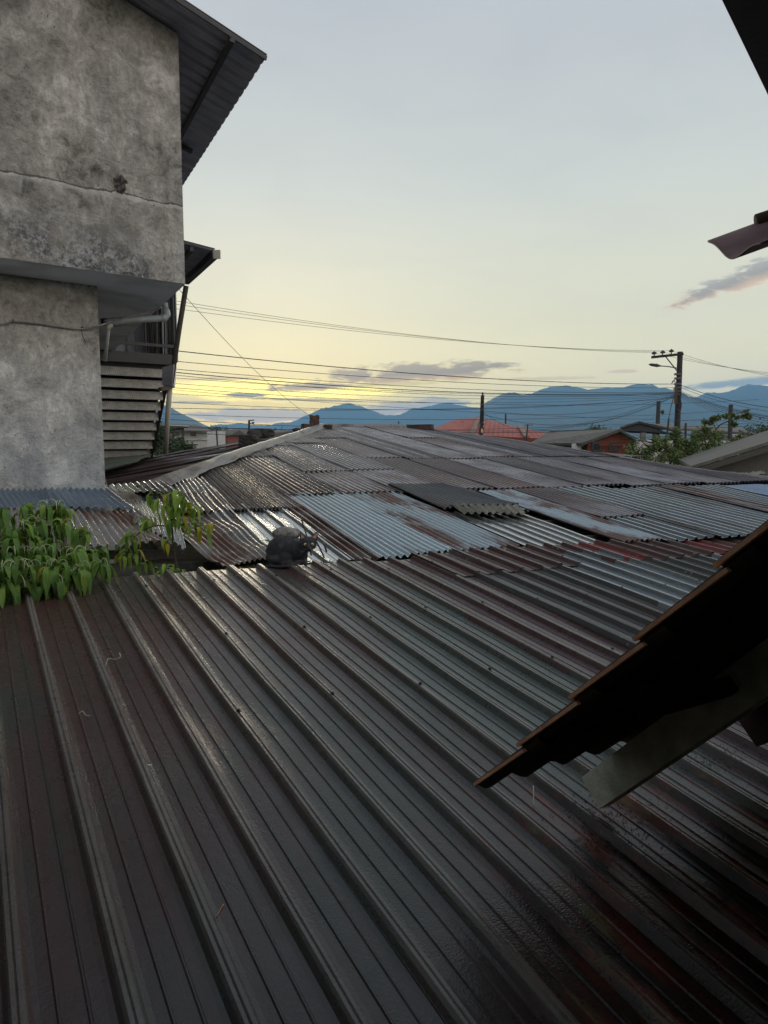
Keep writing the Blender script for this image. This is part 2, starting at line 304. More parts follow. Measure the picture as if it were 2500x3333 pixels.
M['house_red'] = simple('brick red wall', (0.23, 0.05, 0.035), (0.17, 0.045, 0.03), 0.85, 2)
M['window'] = simple('dark window glass', (0.015, 0.018, 0.022), None, 0.15, 3, bmp=0)
M['asbestos'] = simple('grey fibre cement roof', (0.15, 0.145, 0.13), (0.095, 0.092, 0.085), 0.85, 2.5, streak=(1, 4, 1))
M['asbestos_dark'] = simple('dark fibre cement roof', (0.075, 0.068, 0.062), (0.05, 0.045, 0.042), 0.85, 2.5)
M['green_screen'] = simple('green grey sheet', (0.16, 0.18, 0.14), (0.10, 0.12, 0.10), 0.8, 2)
M['frame_white'] = simple('white painted frame', (0.62, 0.62, 0.60), (0.5, 0.5, 0.5), 0.6, 3)
M['leaf_far'] = simple('dull green tree leaves', (0.15, 0.20, 0.06), (0.07, 0.11, 0.03), 0.6, 2.2, bmp=0)
M['leaf_dark'] = simple('dark green tree leaves', (0.06, 0.10, 0.035), (0.025, 0.045, 0.018), 0.6, 2.2, bmp=0)
M['bark'] = simple('bark', (0.06, 0.048, 0.035), (0.035, 0.028, 0.022), 0.9, 9)
M['ground'] = simple('dry ground', (0.10, 0.095, 0.06), (0.045, 0.065, 0.025), 0.95, 0.02, bmp=0)
M['asphalt'] = simple('asphalt', (0.05, 0.05, 0.052), (0.04, 0.04, 0.04), 0.9, 1)
M['mountain'] = simple('forested mountain', (0.022, 0.035, 0.018), (0.04, 0.045, 0.022), 0.95, 0.004, bmp=0)

def brick_mat(name, c1, c2, mortar, scale, rot=None):
    m, t, b = mat_new(name); v = t.n('ShaderNodeTexCoord').outputs['Object']
    sp = t.n('ShaderNodeSeparateXYZ'); t.link(v, sp.inputs[0]); cb = t.n('ShaderNodeCombineXYZ')
    t.put(cb.inputs[0], t.math('ADD', sp.outputs[0], sp.outputs[1])); t.link(sp.outputs[2], cb.inputs[1])
    br = t.n('ShaderNodeTexBrick'); t.link(cb.outputs[0], br.inputs['Vector'])
    br.inputs['Color1'].default_value = (*c1, 1); br.inputs['Color2'].default_value = (*c2, 1); br.inputs['Mortar'].default_value = (*mortar, 1)
    br.inputs['Scale'].default_value = scale; br.inputs['Mortar Size'].default_value = 0.012
    t.link(br.outputs['Color'], b.inputs['Base Color']); b.inputs['Roughness'].default_value = 0.9
    bump(t, b, t.math('SUBTRACT', 1.0, br.outputs['Fac']), 0.4, 0.01); return m
M['brick'] = brick_mat('red brick', (0.27, 0.085, 0.045), (0.20, 0.06, 0.035), (0.16, 0.10, 0.075), 4.0)

def tile_mat(name, c1, c2, su, sv):
    """red clay tiles on a slope: object x across, y up the slope"""
    m, t, b = mat_new(name); v = t.n('ShaderNodeTexCoord').outputs['Object']
    sp = t.n('ShaderNodeSeparateXYZ'); t.link(v, sp.inputs[0])
    hx = t.math('ABSOLUTE', t.math('SINE', t.math('MULTIPLY', sp.outputs[0], math.pi / su)))
    hy = t.math('FRACT', t.math('DIVIDE', sp.outputs[1], sv))
    n_ = t.noise(v, 1.3, 6, 0.7)
    col = t.mix(t.ramp(n_, [(0.35, 0.0), (0.68, 1.0)]), (*c1, 1), (*c2, 1))
    edge = t.ramp(hy, [(0.0, 1.0), (0.12, 0.0)])
    col = t.mix(t.math('MULTIPLY', edge, 0.6), col, (0.06, 0.02, 0.015, 1))
    t.put(b.inputs['Base Color'], col); b.inputs['Roughness'].default_value = 0.75
    bump(t, b, t.math('ADD', hx, t.math('MULTIPLY', hy, -0.6)), 0.8, 0.04); return m
M['clay'] = tile_mat('clay roof tiles', (0.42, 0.12, 0.09), (0.26, 0.08, 0.065), 0.22, 0.33)

_C = at(603, 925, 7.9); _WD = az(50.4); HOLE = hit(391, 600, _C, V((_WD.y, -_WD.x, 0)))
def concrete_wall():
    m, t, b = mat_new('stained plaster wall'); v = t.n('ShaderNodeTexCoord').outputs['Object']
    sp = t.n('ShaderNodeSeparateXYZ'); t.link(v, sp.inputs[0]); z = sp.outputs[2]
    n1 = t.noise(v, 1.1, 8, 0.62, 0.6); n2 = t.noise(v, 4.5, 9, 0.7, 0.8); n3 = t.noise(v, 22, 6, 0.7)
    vs = t.noise(t.mapping(v, (7, 7, 0.7)), 1.0, 6, 0.65)
    base = t.ramp(t.math('ADD', t.math('MULTIPLY', n1, 0.36), t.math('ADD', t.math('MULTIPLY', n2, 0.44), t.math('MULTIPLY', n3, 0.20))),
                  [(0.40, (0.13, 0.123, 0.112, 1)), (0.45, (0.30, 0.285, 0.262, 1)), (0.53, (0.48, 0.46, 0.425, 1)), (0.59, (0.70, 0.68, 0.64, 1))])
    # brown smoke-like staining with height bands of its own
    bz = t.ramp(t.math('ADD', z, t.math('MULTIPLY', t.math('SUBTRACT', n1, 0.5), 1.6)), [(0.0, 0.0), (0.1, 0.0)])
    wm = t.n('ShaderNodeMapRange'); t.put(wm.inputs[0], t.math('ADD', z, t.math('MULTIPLY', t.math('SUBTRACT', n1, 0.5), 1.2)))
    wm.inputs[1].default_value = 0.35; wm.inputs[2].default_value = 1.5
    base = t.mix(t.math('MULTIPLY', wm.outputs[0], 0.22), base, t.mix(0.5, base, (0.19, 0.135, 0.10, 1)))
    stn = t.ramp(t.noise(t.mapping(v, (1.0, 1.0, 0.6)), 0.85, 7, 0.68, 0.5), [(0.36, 0.62), (0.52, 0.0)])
    base = t.mix(stn, base, (0.10, 0.098, 0.095, 1))
    # lower wall bluish and paler patches
    lw = t.n('ShaderNodeMapRange'); t.put(lw.inputs[0], t.math('ADD', z, t.math('MULTIPLY', t.math('SUBTRACT', n2, 0.5), 2.6)))
    lw.inputs[1].default_value = 0.9; lw.inputs[2].default_value = -0.4
    base = t.mix(t.math('MULTIPLY', lw.outputs[0], 0.65), base, t.mix(0.45, base, (0.50, 0.57, 0.61, 1)))
    # dark mould band and white efflorescence just above the overhang edge (z 1.6 .. 2.4)
    band = t.ramp(t.math('DIVIDE', t.math('SUBTRACT', z, 1.4), 1.6), [(0.10, 0.0), (0.16, 1.0), (0.30, 0.8), (0.50, 0.0)])
    mould = t.math('MULTIPLY', band, t.ramp(t.math('ADD', t.math('MULTIPLY', n2, 0.45), t.math('MULTIPLY', t.noise(v, 1.1, 3), 0.55)), [(0.44, 0.0), (0.50, 1.0)]))
    base = t.mix(t.math('MULTIPLY', mould, 0.93), base, (0.045, 0.048, 0.054, 1))
    eff = t.math('MULTIPLY', band, t.ramp(t.math('ADD', t.math('MULTIPLY', n2, 0.5), t.math('MULTIPLY', n3, 0.5)), [(0.48, 0.0), (0.58, 1.0)]))
    eff = t.math('MULTIPLY', eff, t.ramp(t.noise(v, 1.7, 3), [(0.40, 0.0), (0.50, 1.0)]))
    base = t.mix(t.math('MULTIPLY', eff, 0.6), base, (0.55, 0.56, 0.55, 1))
    # white splash dots
    vo = t.n('ShaderNodeTexVoronoi'); t.put(vo.inputs['Vector'], t.mapping(v, (1, 1, 0.6))); vo.inputs['Scale'].default_value = 34
    sm = t.ramp(vo.outputs['Distance'], [(0.0, 1.0), (0.10, 1.0), (0.15, 0.0)])
    sm = t.math('MULTIPLY', sm, t.ramp(t.noise(v, 1.4, 3, 0.7), [(0.56, 0.0), (0.64, 1.0)]))
    base = t.mix(t.math('MULTIPLY', sm, 0.7), base, (0.7, 0.7, 0.68, 1))
    # vertical drips
    base = t.mix(t.ramp(vs, [(0.55, 0.0), (0.75, 0.35)]), base, (0.07, 0.068, 0.064, 1))
    # crack shadow painted over its dirt, with a pale salt line under it, and bare dark brick in the broken hole
    zc = t.math('SUBTRACT', z, t.math('ADD', 2.415, t.math('ADD', t.math('MULTIPLY', t.math('SUBTRACT', t.noise(v, 1.4, 3), 0.5), 0.20), t.math('MULTIPLY', t.math('SUBTRACT', t.noise(v, 14, 4, 0.7), 0.5), 0.05))))
    base = t.mix(t.ramp(t.math('ADD', t.math('MULTIPLY', zc, 4.0), 0.5), [(0.22, 0.0), (0.36, 0.25), (0.46, 0.40), (0.485, 0.0)]), base, (0.62, 0.62, 0.59, 1))
    base = t.mix(t.ramp(t.math('ADD', t.math('MULTIPLY', zc, 8.0), 0.5), [(0.44, 0.0), (0.49, 0.9), (0.54, 0.9), (0.62, 0.0)]), base, (0.06, 0.056, 0.05, 1))
    hv = t.n('ShaderNodeVectorMath', operation='SUBTRACT'); t.put(hv.inputs[0], v); hv.inputs[1].default_value = tuple(HOLE)
    hs = t.mapping(hv.outputs[0], (9, 9, 7)); hl = t.n('ShaderNodeVectorMath', operation='LENGTH'); t.put(hl.inputs[0], hs)
    hm = t.ramp(t.math('ADD', hl.outputs['Value'], t.math('MULTIPLY', t.math('SUBTRACT', t.noise(v, 16, 4, 0.7), 0.5), 1.0)), [(0.55, 1.0), (0.66, 0.0)])
    base = t.mix(hm, base, t.mix(t.ramp(t.noise(v, 24, 3), [(0.45, 0.0), (0.55, 1.0)]), (0.02, 0.018, 0.017, 1), (0.10, 0.085, 0.075, 1)))
    pit = t.ramp(t.noise(v, 55, 2, 0.5), [(0.70, 0.0), (0.73, 1.0)])
    base = t.mix(pit, base, (0.03, 0.028, 0.026, 1))
    t.put(b.inputs['Base Color'], base); b.inputs['Roughness'].default_value = 0.92
    bump(t, b, t.math('ADD', t.math('MULTIPLY', n2, 1.4), t.math('ADD', n3, t.math('MULTIPLY', pit, -1.0))), 0.9, 0.03)
    return m
M['wall'] = concrete_wall()
M['soffit'] = simple('grey soffit plaster', (0.62, 0.63, 0.64), (0.34, 0.335, 0.33), 0.9, 1.6, th=(0.45, 0.75))
M['dirty_wall'] = simple('mossy damp concrete', (0.10, 0.10, 0.085), (0.022, 0.026, 0.017), 0.95, 7, bmp=0.8)
M['eave_steel'] = simple('purple grey painted steel', (0.34, 0.34, 0.39), (0.24, 0.24, 0.28), 0.45, 4, metallic=0.2)
M['checker'] = None
def checker():
    m, t, b = mat_new('checker plate'); v = t.n('ShaderNodeTexCoord').outputs['Object']
    w1 = t.n('ShaderNodeTexWave'); t.put(w1.inputs[0], t.mapping(v, (1, 1, 1), rot=(0, R(45), 0))); w1.inputs['Scale'].default_value = 11
    w2 = t.n('ShaderNodeTexWave'); t.put(w2.inputs[0], t.mapping(v, (1, 1, 1), rot=(0, R(-45), 0))); w2.inputs['Scale'].default_value = 11
    h = t.math('MAXIMUM', w1.outputs['Fac'], w2.outputs['Fac'])
    col = t.mix(t.ramp(t.noise(v, 5, 6, 0.7), [(0.35, 0.0), (0.65, 1.0)]), (0.85, 0.82, 0.78, 1), (0.58, 0.53, 0.49, 1))
    t.put(b.inputs['Base Color'], col); b.inputs['Metallic'].default_value = 0.3; b.inputs['Roughness'].default_value = 0.42
    bump(t, b, t.math('ADD', h, t.math('MULTIPLY', t.noise(v, 8, 4), 2.0)), 0.6, 0.012); return m
M['checker'] = checker()
M['tile_under'] = simple('sooty brown tile', (0.05, 0.026, 0.018), (0.026, 0.015, 0.012), 0.85, 9)  # clay tile coloured near black to stand for eave shade
M['tile_edge'] = simple('bare clay tile edge', (0.85, 0.46, 0.27), (0.62, 0.32, 0.18), 0.8, 14)
M['red_tile'] = simple('red brown fibre sheet', (0.17, 0.075, 0.07), (0.10, 0.05, 0.05), 0.7, 9)
M['rafter'] = simple('mossy grey rafter', (0.72, 0.72, 0.62), (0.36, 0.39, 0.28), 0.9, 7, bmp=0.5)

def leafmat(name, c1, c2, yellow=0.0):
    m, t, b = mat_new(name); v = t.n('ShaderNodeTexCoord').outputs['Object']
    n_ = t.noise(v, 9, 3, 0.6)
    col = t.mix(t.ramp(n_, [(0.35, 0.0), (0.65, 1.0)]), (*c1, 1), (*c2, 1))
    t.put(b.inputs['Base Color'], col); b.inputs['Roughness'].default_value = 0.5
    b.inputs['Specular IOR Level'].default_value = 0.35
    tr = t.n('ShaderNodeBsdfTranslucent'); t.put(tr.inputs[0], t.mix(0.5, col, (0.25, 0.34, 0.03, 1)))
    mx = t.n('ShaderNodeMixShader'); mx.inputs[0].default_value = 0.38
    t.link(b.outputs[0], mx.inputs[1]); t.link(tr.outputs[0], mx.inputs[2])
    out = [x for x in m.node_tree.nodes if x.type == 'OUTPUT_MATERIAL'][0]; t.link(mx.outputs[0], out.inputs[0]); return m
M['leaf'] = leafmat('drooping green leaf', (0.17, 0.31, 0.065), (0.09, 0.19, 0.04))
M['leaf_light'] = leafmat('young light leaf', (0.32, 0.46, 0.08), (0.19, 0.33, 0.06))
M['leaf_yellow'] = leafmat('yellowing leaf', (0.50, 0.40, 0.05), (0.28, 0.28, 0.04))

# ------------------------------------------------------------------ builders
def link(o, parent=None):
    COL.objects.link(o)
    if parent is not None:
        o.parent = parent
    return o
def mesh_obj(name, verts, faces, mat, parent=None, frame=None, smooth=False, mats=None, fmat=None):
    """verts in world coordinates; frame: 4x4 world matrix of the object"""
    me = bpy.data.meshes.new(name)
    Mx = frame or Matrix.Identity(4)
    if frame is None and verts:
        c = sum((V(v) for v in verts), V()) / len(verts); Mx = Matrix.Translation(c)
    inv = Mx.inverted()
    me.from_pydata([inv @ V(v) for v in verts], [], faces)
    if mats:
        for m in mats: me.materials.append(m)
        for p_, i in zip(me.polygons, fmat): p_.material_index = i
    else: me.materials.append(mat)
    if smooth:
        for p_ in me.polygons: p_.use_smooth = True
    o = bpy.data.objects.new(name, me)
    link(o, parent)
    o.matrix_basis = (parent.matrix_basis.inverted() @ Mx) if parent is not None and parent.type == 'EMPTY' else (
        (PW(parent).inverted() @ Mx) if parent is not None else Mx)
    return o
def PW(o):
    m = o.matrix_basis.copy()
    while o.parent is not None:
        o = o.parent; m = o.matrix_basis @ m
    return m
def tag(o, label, cat, group=None, kind=None):
    if label: o['label'] = label
    if cat: o['category'] = cat
    if group: o['group'] = group
    if kind: o['kind'] = kind
    return o
def thing(name, label, cat, loc=(0, 0, 0), group=None, rot=0.0):
    o = bpy.data.objects.new(name, None); o.empty_display_size = 0.3
    COL.objects.link(o); o.matrix_basis = Matrix.Translation(V(loc)) @ Matrix.Rotation(rot, 4, 'Z')
    return tag(o, label, cat, group)

class MB:
    def __init__(s): s.v = []; s.f = []
    def add(s, vs, fs):
        k = len(s.v); s.v += [V(a) for a in vs]; s.f += [tuple(i + k for i in f) for f in fs]; return s
    def box8(s, p):   # p: 4 bottom, 4 top
        return s.add(p, [(3, 2, 1, 0), (4, 5, 6, 7), (0, 1, 5, 4), (1, 2, 6, 5), (2, 3, 7, 6), (3, 0, 4, 7)])
    def box(s, O, a, b, c):   # corner and three edge vectors
        O, a, b, c = V(O), V(a), V(b), V(c)
        if a.cross(b).dot(c) < 0: a, b = b, a
        return s.box8([O, O + a, O + a + b, O + b, O + c, O + a + c, O + a + b + c, O + b + c])
    def beam(s, p0, p1, w, h, up=(0, 0, 1)):
        p0, p1 = V(p0), V(p1); d = (p1 - p0).normalized(); sd = d.cross(V(up)).normalized(); u2 = sd.cross(d)
        return s.box(p0 - sd * w / 2 - u2 * h / 2, p1 - p0, sd * w, u2 * h)
    def tube(s, pts, r, n=6, cap=True):
        pts = [V(p) for p in pts]; rs = r if hasattr(r, '__len__') else [r] * len(pts)
        k0 = len(s.v); prev = None
        for i, p in enumerate(pts):
            d = (pts[min(i + 1, len(pts) - 1)] - pts[max(i - 1, 0)]).normalized()
            a = prev if prev is not None else (V((0, 0, 1)) if abs(d.z) < 0.9 else V((1, 0, 0)))
            x = (a - d * a.dot(d)).normalized(); prev = x; y = d.cross(x)
            for j in range(n):
                t = 2 * math.pi * j / n; s.v.append(p + (x * math.cos(t) + y * math.sin(t)) * rs[i])
        for i in range(len(pts) - 1):
            for j in range(n):
                a = k0 + i * n + j; b = k0 + i * n + (j + 1) % n; s.f.append((a, b, b + n, a + n))
        if cap:
            s.f.append(tuple(k0 + n - 1 - j for j in range(n))); s.f.append(tuple(k0 + (len(pts) - 1) * n + j for j in range(n)))
        return s
    def poly(s, pts, ex):   # extruded polygon
        pts = [V(p) for p in pts]; ex = V(ex); n = len(pts)
        return s.add(pts + [p + ex for p in pts], [tuple(range(n))[::-1], tuple(range(n, 2 * n))] + [(i, (i + 1) % n, n + (i + 1) % n, n + i) for i in range(n)])
    def obj(s, name, mat, parent=None, frame=None, smooth=False):
        return mesh_obj(name, s.v, s.f, mat, parent, frame, smooth)

def frame_of(O, x, z):
    x = x.normalized(); z = (z - x * z.dot(x)).normalized(); y = z.cross(x)
    return Matrix(((x.x, y.x, z.x, O.x), (x.y, y.y, z.y, O.y), (x.z, y.z, z.z, O.z), (0, 0, 0, 1)))

def corr(pitch=0.076, amp=0.009):
    return ('corr', pitch, amp)
def prof_samples(prof, w, off=0.0):
    """list of (s, h)"""
    if prof[0] == 'corr':
        n = max(2, int(w / prof[1] * 8)); return [(w * i / n, prof[2] * math.cos(2 * math.pi * (w * i / n + off) / prof[1])) for i in range(n + 1)]
    pts = []; period = prof[1]; shape = prof[2]
    k = int(math.floor(off / period)) - 1
    while k * period - off < w:
        for (u, h) in shape:
            sx = k * period + u - off
            if 0 <= sx <= w: pts.append((sx, h))
        k += 1
    if not pts or pts[0][0] > 1e-4: pts.insert(0, (0.0, pts[0][1] if pts else 0))
    if pts[-1][0] < w - 1e-4: pts.append((w, pts[-1][1]))
    return pts
TRAP = ('trap', 0.240, [(0.000, 0.034), (0.004, 0.0295), (0.008, 0.034), (0.018, 0.034), (0.036, 0.002), (0.052, 0.0), (0.084, 0.0), (0.088, 0.005), (0.092, 0.005), (0.096, 0.0),
                      (0.150, 0.0), (0.154, 0.005), (0.158, 0.005), (0.162, 0.0), (0.196, 0.0), (0.212, 0.002), (0.230, 0.034), (0.2385, 0.034)])
TRAPS = ('trap', 0.155, [(0.0, 0.026), (0.014, 0.026), (0.030, 0.0), (0.125, 0.0), (0.141, 0.026)])
TRAPB = ('trap', 0.21, [(0.0, 0.028), (0.02, 0.028), (0.042, 0.0), (0.100, 0.0), (0.106, 0.004), (0.112, 0.0), (0.168, 0.0), (0.19, 0.028)])

def sheet(parent, P00, P10, P01, P11, prof, mat, off=0.0, nlen=10, warp=0.004, lift=0.0, name='roof_sheet', curl=0.0, label=None, seed=None, sag=None):
    """P00->P10 across at the low end, P01/P11 the high end. Sheet follows the bilinear patch plus profile."""
    P00, P10, P01, P11 = V(P00), V(P10), V(P01), V(P11)
    n = (P10 - P00).cross(P01 - P00)
    if n.length < 1e-6: n = (P11 - P01).cross(P11 - P10)
    n.normalize()
    if n.z < 0: n = -n
    w = max((P10 - P00).length, (P11 - P01).length)
    sam = prof_samples(prof, w, off); sd = random.uniform(0, 99) if seed is None else seed
    vs = []; fs = []; L = (P01 - P00).length
    for j in range(nlen + 1):
        t = j / nlen
        for (s, h) in sam:
            q = s / w
            p = (P00.lerp(P10, q)).lerp(P01.lerp(P11, q), t)
            ww = warp * (noise.noise(V((q * w * 1.3 + sd, t * L * 1.1, sd))) * 2 + noise.noise(V((q * w * 5 + sd, t * L * 2.0, sd))) * 0.6)
            c = curl * (max(0, 1 - t * L / 0.5) ** 2) * (0.5 + noise.noise(V((q * w * 2.5 + sd, 3.3, sd))))
            if sag: c += sag(q, t)
            vs.append(p + n * (h + ww + lift + c))
    m = len(sam)
    for j in range(nlen):
        for i in range(m - 1):
            a = j * m + i; fs.append((a, a + 1, a + 1 + m, a + m))
    fr = frame_of(P00, P10 - P00, n)
    o = mesh_obj(name, vs, fs, mat, parent, fr, smooth=(prof[0] == 'corr'))
    if label: o['label'] = label
    return o

# ------------------------------------------------------------------ ground, road, mountains, haze
ground = MB()
gx = [-9000, -3000, -1000, -300, -100, 100, 300, 1000, 3000, 9000]; gy = [-600, -100, 40, 200, 600, 2000, 5000, 11000]
for y in gy:
    for x in gx: ground.v.append(V((x, y, GROUND)))
for j in range(len(gy) - 1):
    for i in range(len(gx) - 1):
        a = j * len(gx) + i; ground.f.append((a, a + 1, a + 1 + len(gx), a + len(gx)))
tag(ground.obj('ground', M['ground']), None, None, kind='structure')
rd = MB(); d = az(62); s_ = az(-28)
P0 = V((0, 36, GROUND + 0.004)) - d * 120
rd.add([P0 - s_ * 3.5, P0 + d * 260 - s_ * 3.5, P0 + d * 260 + s_ * 3.5, P0 + s_ * 3.5], [(0, 1, 2, 3)])
tag(rd.obj('road', M['asphalt']), None, None, kind='structure')

def range_(name, pts, D, depth, rough, seed, ext=600):
    """a mountain range whose crest passes the given bearings; slopes run down on both sides"""
    xs = [p[0] for p in pts]
    lo, hi = xs[0] - ext, xs[-1] + ext
    N = 260; K = 14; vs = []; fs = []
    def crest(u):
        if u <= xs[0]: return pts[0][1] + (xs[0] - u) * 0.04
        if u >= xs[-1]: return pts[-1][1] + (u - xs[-1]) * 0.03
        for (a, b) in zip(pts, pts[1:]):
            if a[0] <= u <= b[0]:
                q = (u - a[0]) / (b[0] - a[0]); q = q * q * (3 - 2 * q) * 0.5 + q * 0.5
                return a[1] + (b[1] - a[1]) * q
    for i in range(N + 1):
        u = lo + (hi - lo) * i / N
        P = at(u, crest(u), D)
        h = P.z - GROUND + 14 * rough * (noise.noise(V((u * 0.03, seed, 0))) + 0.6 * noise.noise(V((u * 0.09, seed, 5))) + 0.5 * noise.noise(V((u * 0.22, seed, 9))))
        for k in range(-4, K + 1):
            t = k / K if k >= 0 else k / 8
            y = D - t * depth
            nn = noise.fractal(V((P.x * 0.0016, y * 0.0016, seed)), 0.8, 2.1, 4)
            f = (1 - abs(t)) ** 1.25
            z = GROUND - 2 + (h + 2) * f * (1 + (0.30 * nn if k != 0 else 0) * min(1, abs(t) * 4))
            if k > 0: z = min(z, (P.z) * (y / D) * 0.985)
            vs.append(V((P.x * (y / D) * 0.35 + P.x * 0.65, y, z)))
    R_ = K + 5
    for i in range(N):
        for j in range(R_ - 1):
            a = i * R_ + j; fs.append((a, a + 1, a + 1 + R_, a + R_))
    o = mesh_obj(name, vs, fs, M['mountain'], smooth=True)
    o['kind'] = 'structure'; return o
range_('hills', [(60, 1240), (350, 1300), (430, 1290), (510, 1304), (545, 1322), (600, 1350), (640, 1372), (680, 1392), (740, 1400), (900, 1412)], 4600, 2600, 0.6, 3.1)
range_('hills', [(600, 1420), (650, 1396), (700, 1382), (780, 1378), (860, 1384), (950, 1372), (1000, 1350), (1050, 1330), (1100, 1318), (1140, 1313), (1170, 1319), (1210, 1338), (1260, 1352), (1340, 1352), (1500, 1360), (1700, 1380)], 7000, 900, 0.9, 8.2)
range_('hills', [(1050, 1420), (1140, 1385), (1220, 1362), (1300, 1350), (1343, 1331), (1400, 1320), (1452, 1312), (1500, 1319), (1539, 1324), (1600, 1330), (1700, 1345), (1900, 1370)], 6200, 1500, 0.7, 5.7)
range_('hills', [(1430, 1405), (1500, 1370), (1560, 1330), (1590, 1305), (1611, 1292), (1640, 1281), (1669, 1277), (1705, 1285), (1748, 1274), (1790, 1262), (1831, 1255), (1878, 1261), (1915, 1268), (1951, 1263), (2023, 1261),
                 (2059, 1255), (2092, 1247), (2124, 1254), (2160, 1272), (2211, 1290), (2262, 1292), (2298, 1280), (2356, 1277), (2400, 1264), (2443, 1250), (2500, 1253), (2600, 1270), (2800, 1250)], 5400, 2800, 0.7, 1.4, 400)

hz = MB().box((-6000, -700, GROUND - 1), (12000, 0, 0), (0, 8700, 0), (0, 0, 446))
hzm, ht, hb = mat_new('haze')
ht.t.nodes.remove(hb)
pv = ht.n('ShaderNodeVolumePrincipled'); pv.inputs['Color'].default_value = (0.28, 0.60, 1.0, 1); pv.inputs['Density'].default_value = 0.000165
pv.inputs['Anisotropy'].default_value = 0.35
ht.link(pv.outputs[0], [x for x in hzm.node_tree.nodes if x.type == 'OUTPUT_MATERIAL'][0].inputs['Volume'])
tag(hz.obj('haze', hzm), None, None, kind='stuff')

# ------------------------------------------------------------------ foreground ribbed roof
rF = ray(-115, 1110).normalized(); eF = ray(5208, 1562).normalized(); eF = (eF - rF * eF.dot(rF)).normalized()
nF = eF.cross(rF).normalized()
if nF.z < 0: nF = -nF
OF = V((-1.75150903, 5.18036304, -1.01784046))
def Fp(a, b, h=0.0): return OF + rF * a + eF * b + nF * h
def F_hit(u, v):
    D = hit(u, v, OF, nF) - OF; return D.dot(rF), D.dot(eF)

fore = thing('ribbed_roof_building', 'low building close below the viewer roofed in dark brown and green ribbed steel sheets', 'building', Fp(-2.5, 3) + V((0, 0, GROUND + 1)))
PIT = 0.240; PH = -0.1    # a crest at b = PH + k * PIT
def foff(b0): return (b0 - PH)
spl = [(-3.7, -2.50, 'fore'), (-2.53, -1.30, 'fore_brown'), (-1.33, -0.10, 'fore'), (-0.13, 0.86, 'fore'), (0.83, 1.82, 'fore_green'), (1.79, 2.54, 'fore_brown')]
for i, (b0, b1, mk) in enumerate(spl):
    hi = -0.03 + 0.02 * math.sin(i * 2.1); lf = 0.0035 * (len(spl) - i) * 0.5 
    if i == 0: hi = -0.05
    lo = -5.35
    sheet(fore, Fp(lo, b0), Fp(lo, b1), Fp(hi, b0), Fp(hi, b1), TRAP, M[mk], off=foff(b0), nlen=60, warp=0.0048, lift=lf)
# right part: older sheets with lichen, then dirty ones below the tiled eave
for i, (b0, b1, mk) in enumerate([(2.51, 3.5, 'lichen_trap'), (3.47, 4.46, 'trap_grey'), (4.43, 5.42, 'lichen_trap'), (5.39, 6.38, 'trap_grey'), (6.35, 8.3, 'lichen_trap')]):
    sheet(fore, Fp(-5.35, b0), Fp(-5.35, b1), Fp(-0.25, b0), Fp(-0.25, b1), TRAP, M[mk], off=foff(b0), nlen=50, warp=0.0035, lift=0.002 * (5 - i))
# short red capping sheets along the top edge
bb = 2.30; k = 0
while bb < 8.2:
    w_ = random.choice([0.48, 0.72, 0.96]); b1 = min(bb + w_ + 0.02, 8.3)
    mk = 'red_cap_brown' if bb < 3.6 or random.random() < 0.25 else 'red_cap'
    lo_ = -0.62 - random.uniform(0, 0.12)
    sheet(fore, Fp(lo_, bb), Fp(lo_, b1), Fp(0.05 + random.uniform(-.02, .03), bb), Fp(0.05, b1), TRAP, M[mk], off=foff(bb), nlen=8, warp=0.005, lift=0.010 + 0.003 * (k % 2), name='ridge_cap', curl=0.01)
    bb += w_; k += 1
wl = MB(); wl.box(Fp(-0.02, -3.6, -0.10) - V((0, 0, 4.3)), eF * 12, -rF * 0.15, V((0, 0, 4.26)))
wl.obj('wall', M['dirty_wall'], fore)
MB().box(Fp(-5.3, -3.65, -0.16), eF * 12, rF * 5.2, nF * 0.05).obj('roof_deck', M['deck'], fore)
# screws on the ribs
def screw(P, parent, n=nF):
    mb = MB(); mb.tube([P, P + n * 0.003], 0.011, 8); mb.tube([P + n * 0.003, P + n * 0.010], 0.0065, 6)
    return mb.obj('screw', M['black'], parent)
for k in range(0, 34):
    b_ = PH + k * PIT * 1 + 0.004
    for a_ in (-0.38, -2.35) if k % 2 == 0 else (-1.4,):
        if b_ < 8: screw(Fp(a_ + random.uniform(-.06, .06), b_, 0.037 + (0.012 if a_ > -0.6 and b_ > 2.3 else 0.004)), fore)

# ------------------------------------------------------------------ big rusty hip roof behind
gR = ray(225, 1133).normalized(); aR = math.degrees(math.atan2(gR.x, gR.y)); hR = az(aR + 90); nR = hR.cross(gR).normalized()
if nR.z < 0: nR = -nR
OR = hit(1217, 1820, OF, nF) + V((0, 0.1, -0.12))
def Rp(a, b, h=0.0): return OR + gR * a + hR * b + nR * h
def R_hit(u, v, h=0.0):
    D = hit(u, v, OR + nR * h, nR) - OR; return D.dot(gR), D.dot(hR)
hipL = [(4.0, -1.70), (4.71, -1.26), (5.83, -0.60), (7.85, 0.61), (12.95, 3.86)]
hipR = [(12.97, 6.3), (12.23, 6.88), (8.98, 7.99), (6.38, 8.48), (4.78, 8.75), (3.59, 9.53), (2.9, 10.1)]
def atop(b):
    """upper boundary of the slope at across-position b"""
    P = hipL + hipR
    best = 12.97
    if b <= hipL[0][1]: return hipL[0][0] + (b - hipL[0][1]) * 1.6
    for (a0, b0), (a1, b1) in zip(P, P[1:]):
        if b0 <= b <= b1: return a0 + (a1 - a0) * (b - b0) / max(1e-6, b1 - b0)
    return 2.9
house = thing('rusty_hip_roof_building', 'wide building with a patched rusty corrugated hip roof behind the cat', 'building', Rp(6, 3) + V((0, 0, GROUND + 1)))
LW = 0.80
CO1 = corr(0.076, 0.016); CO2 = corr(0.092, 0.023)
rowsb = [-0.70 + i * 0.82 for i in range(14)]
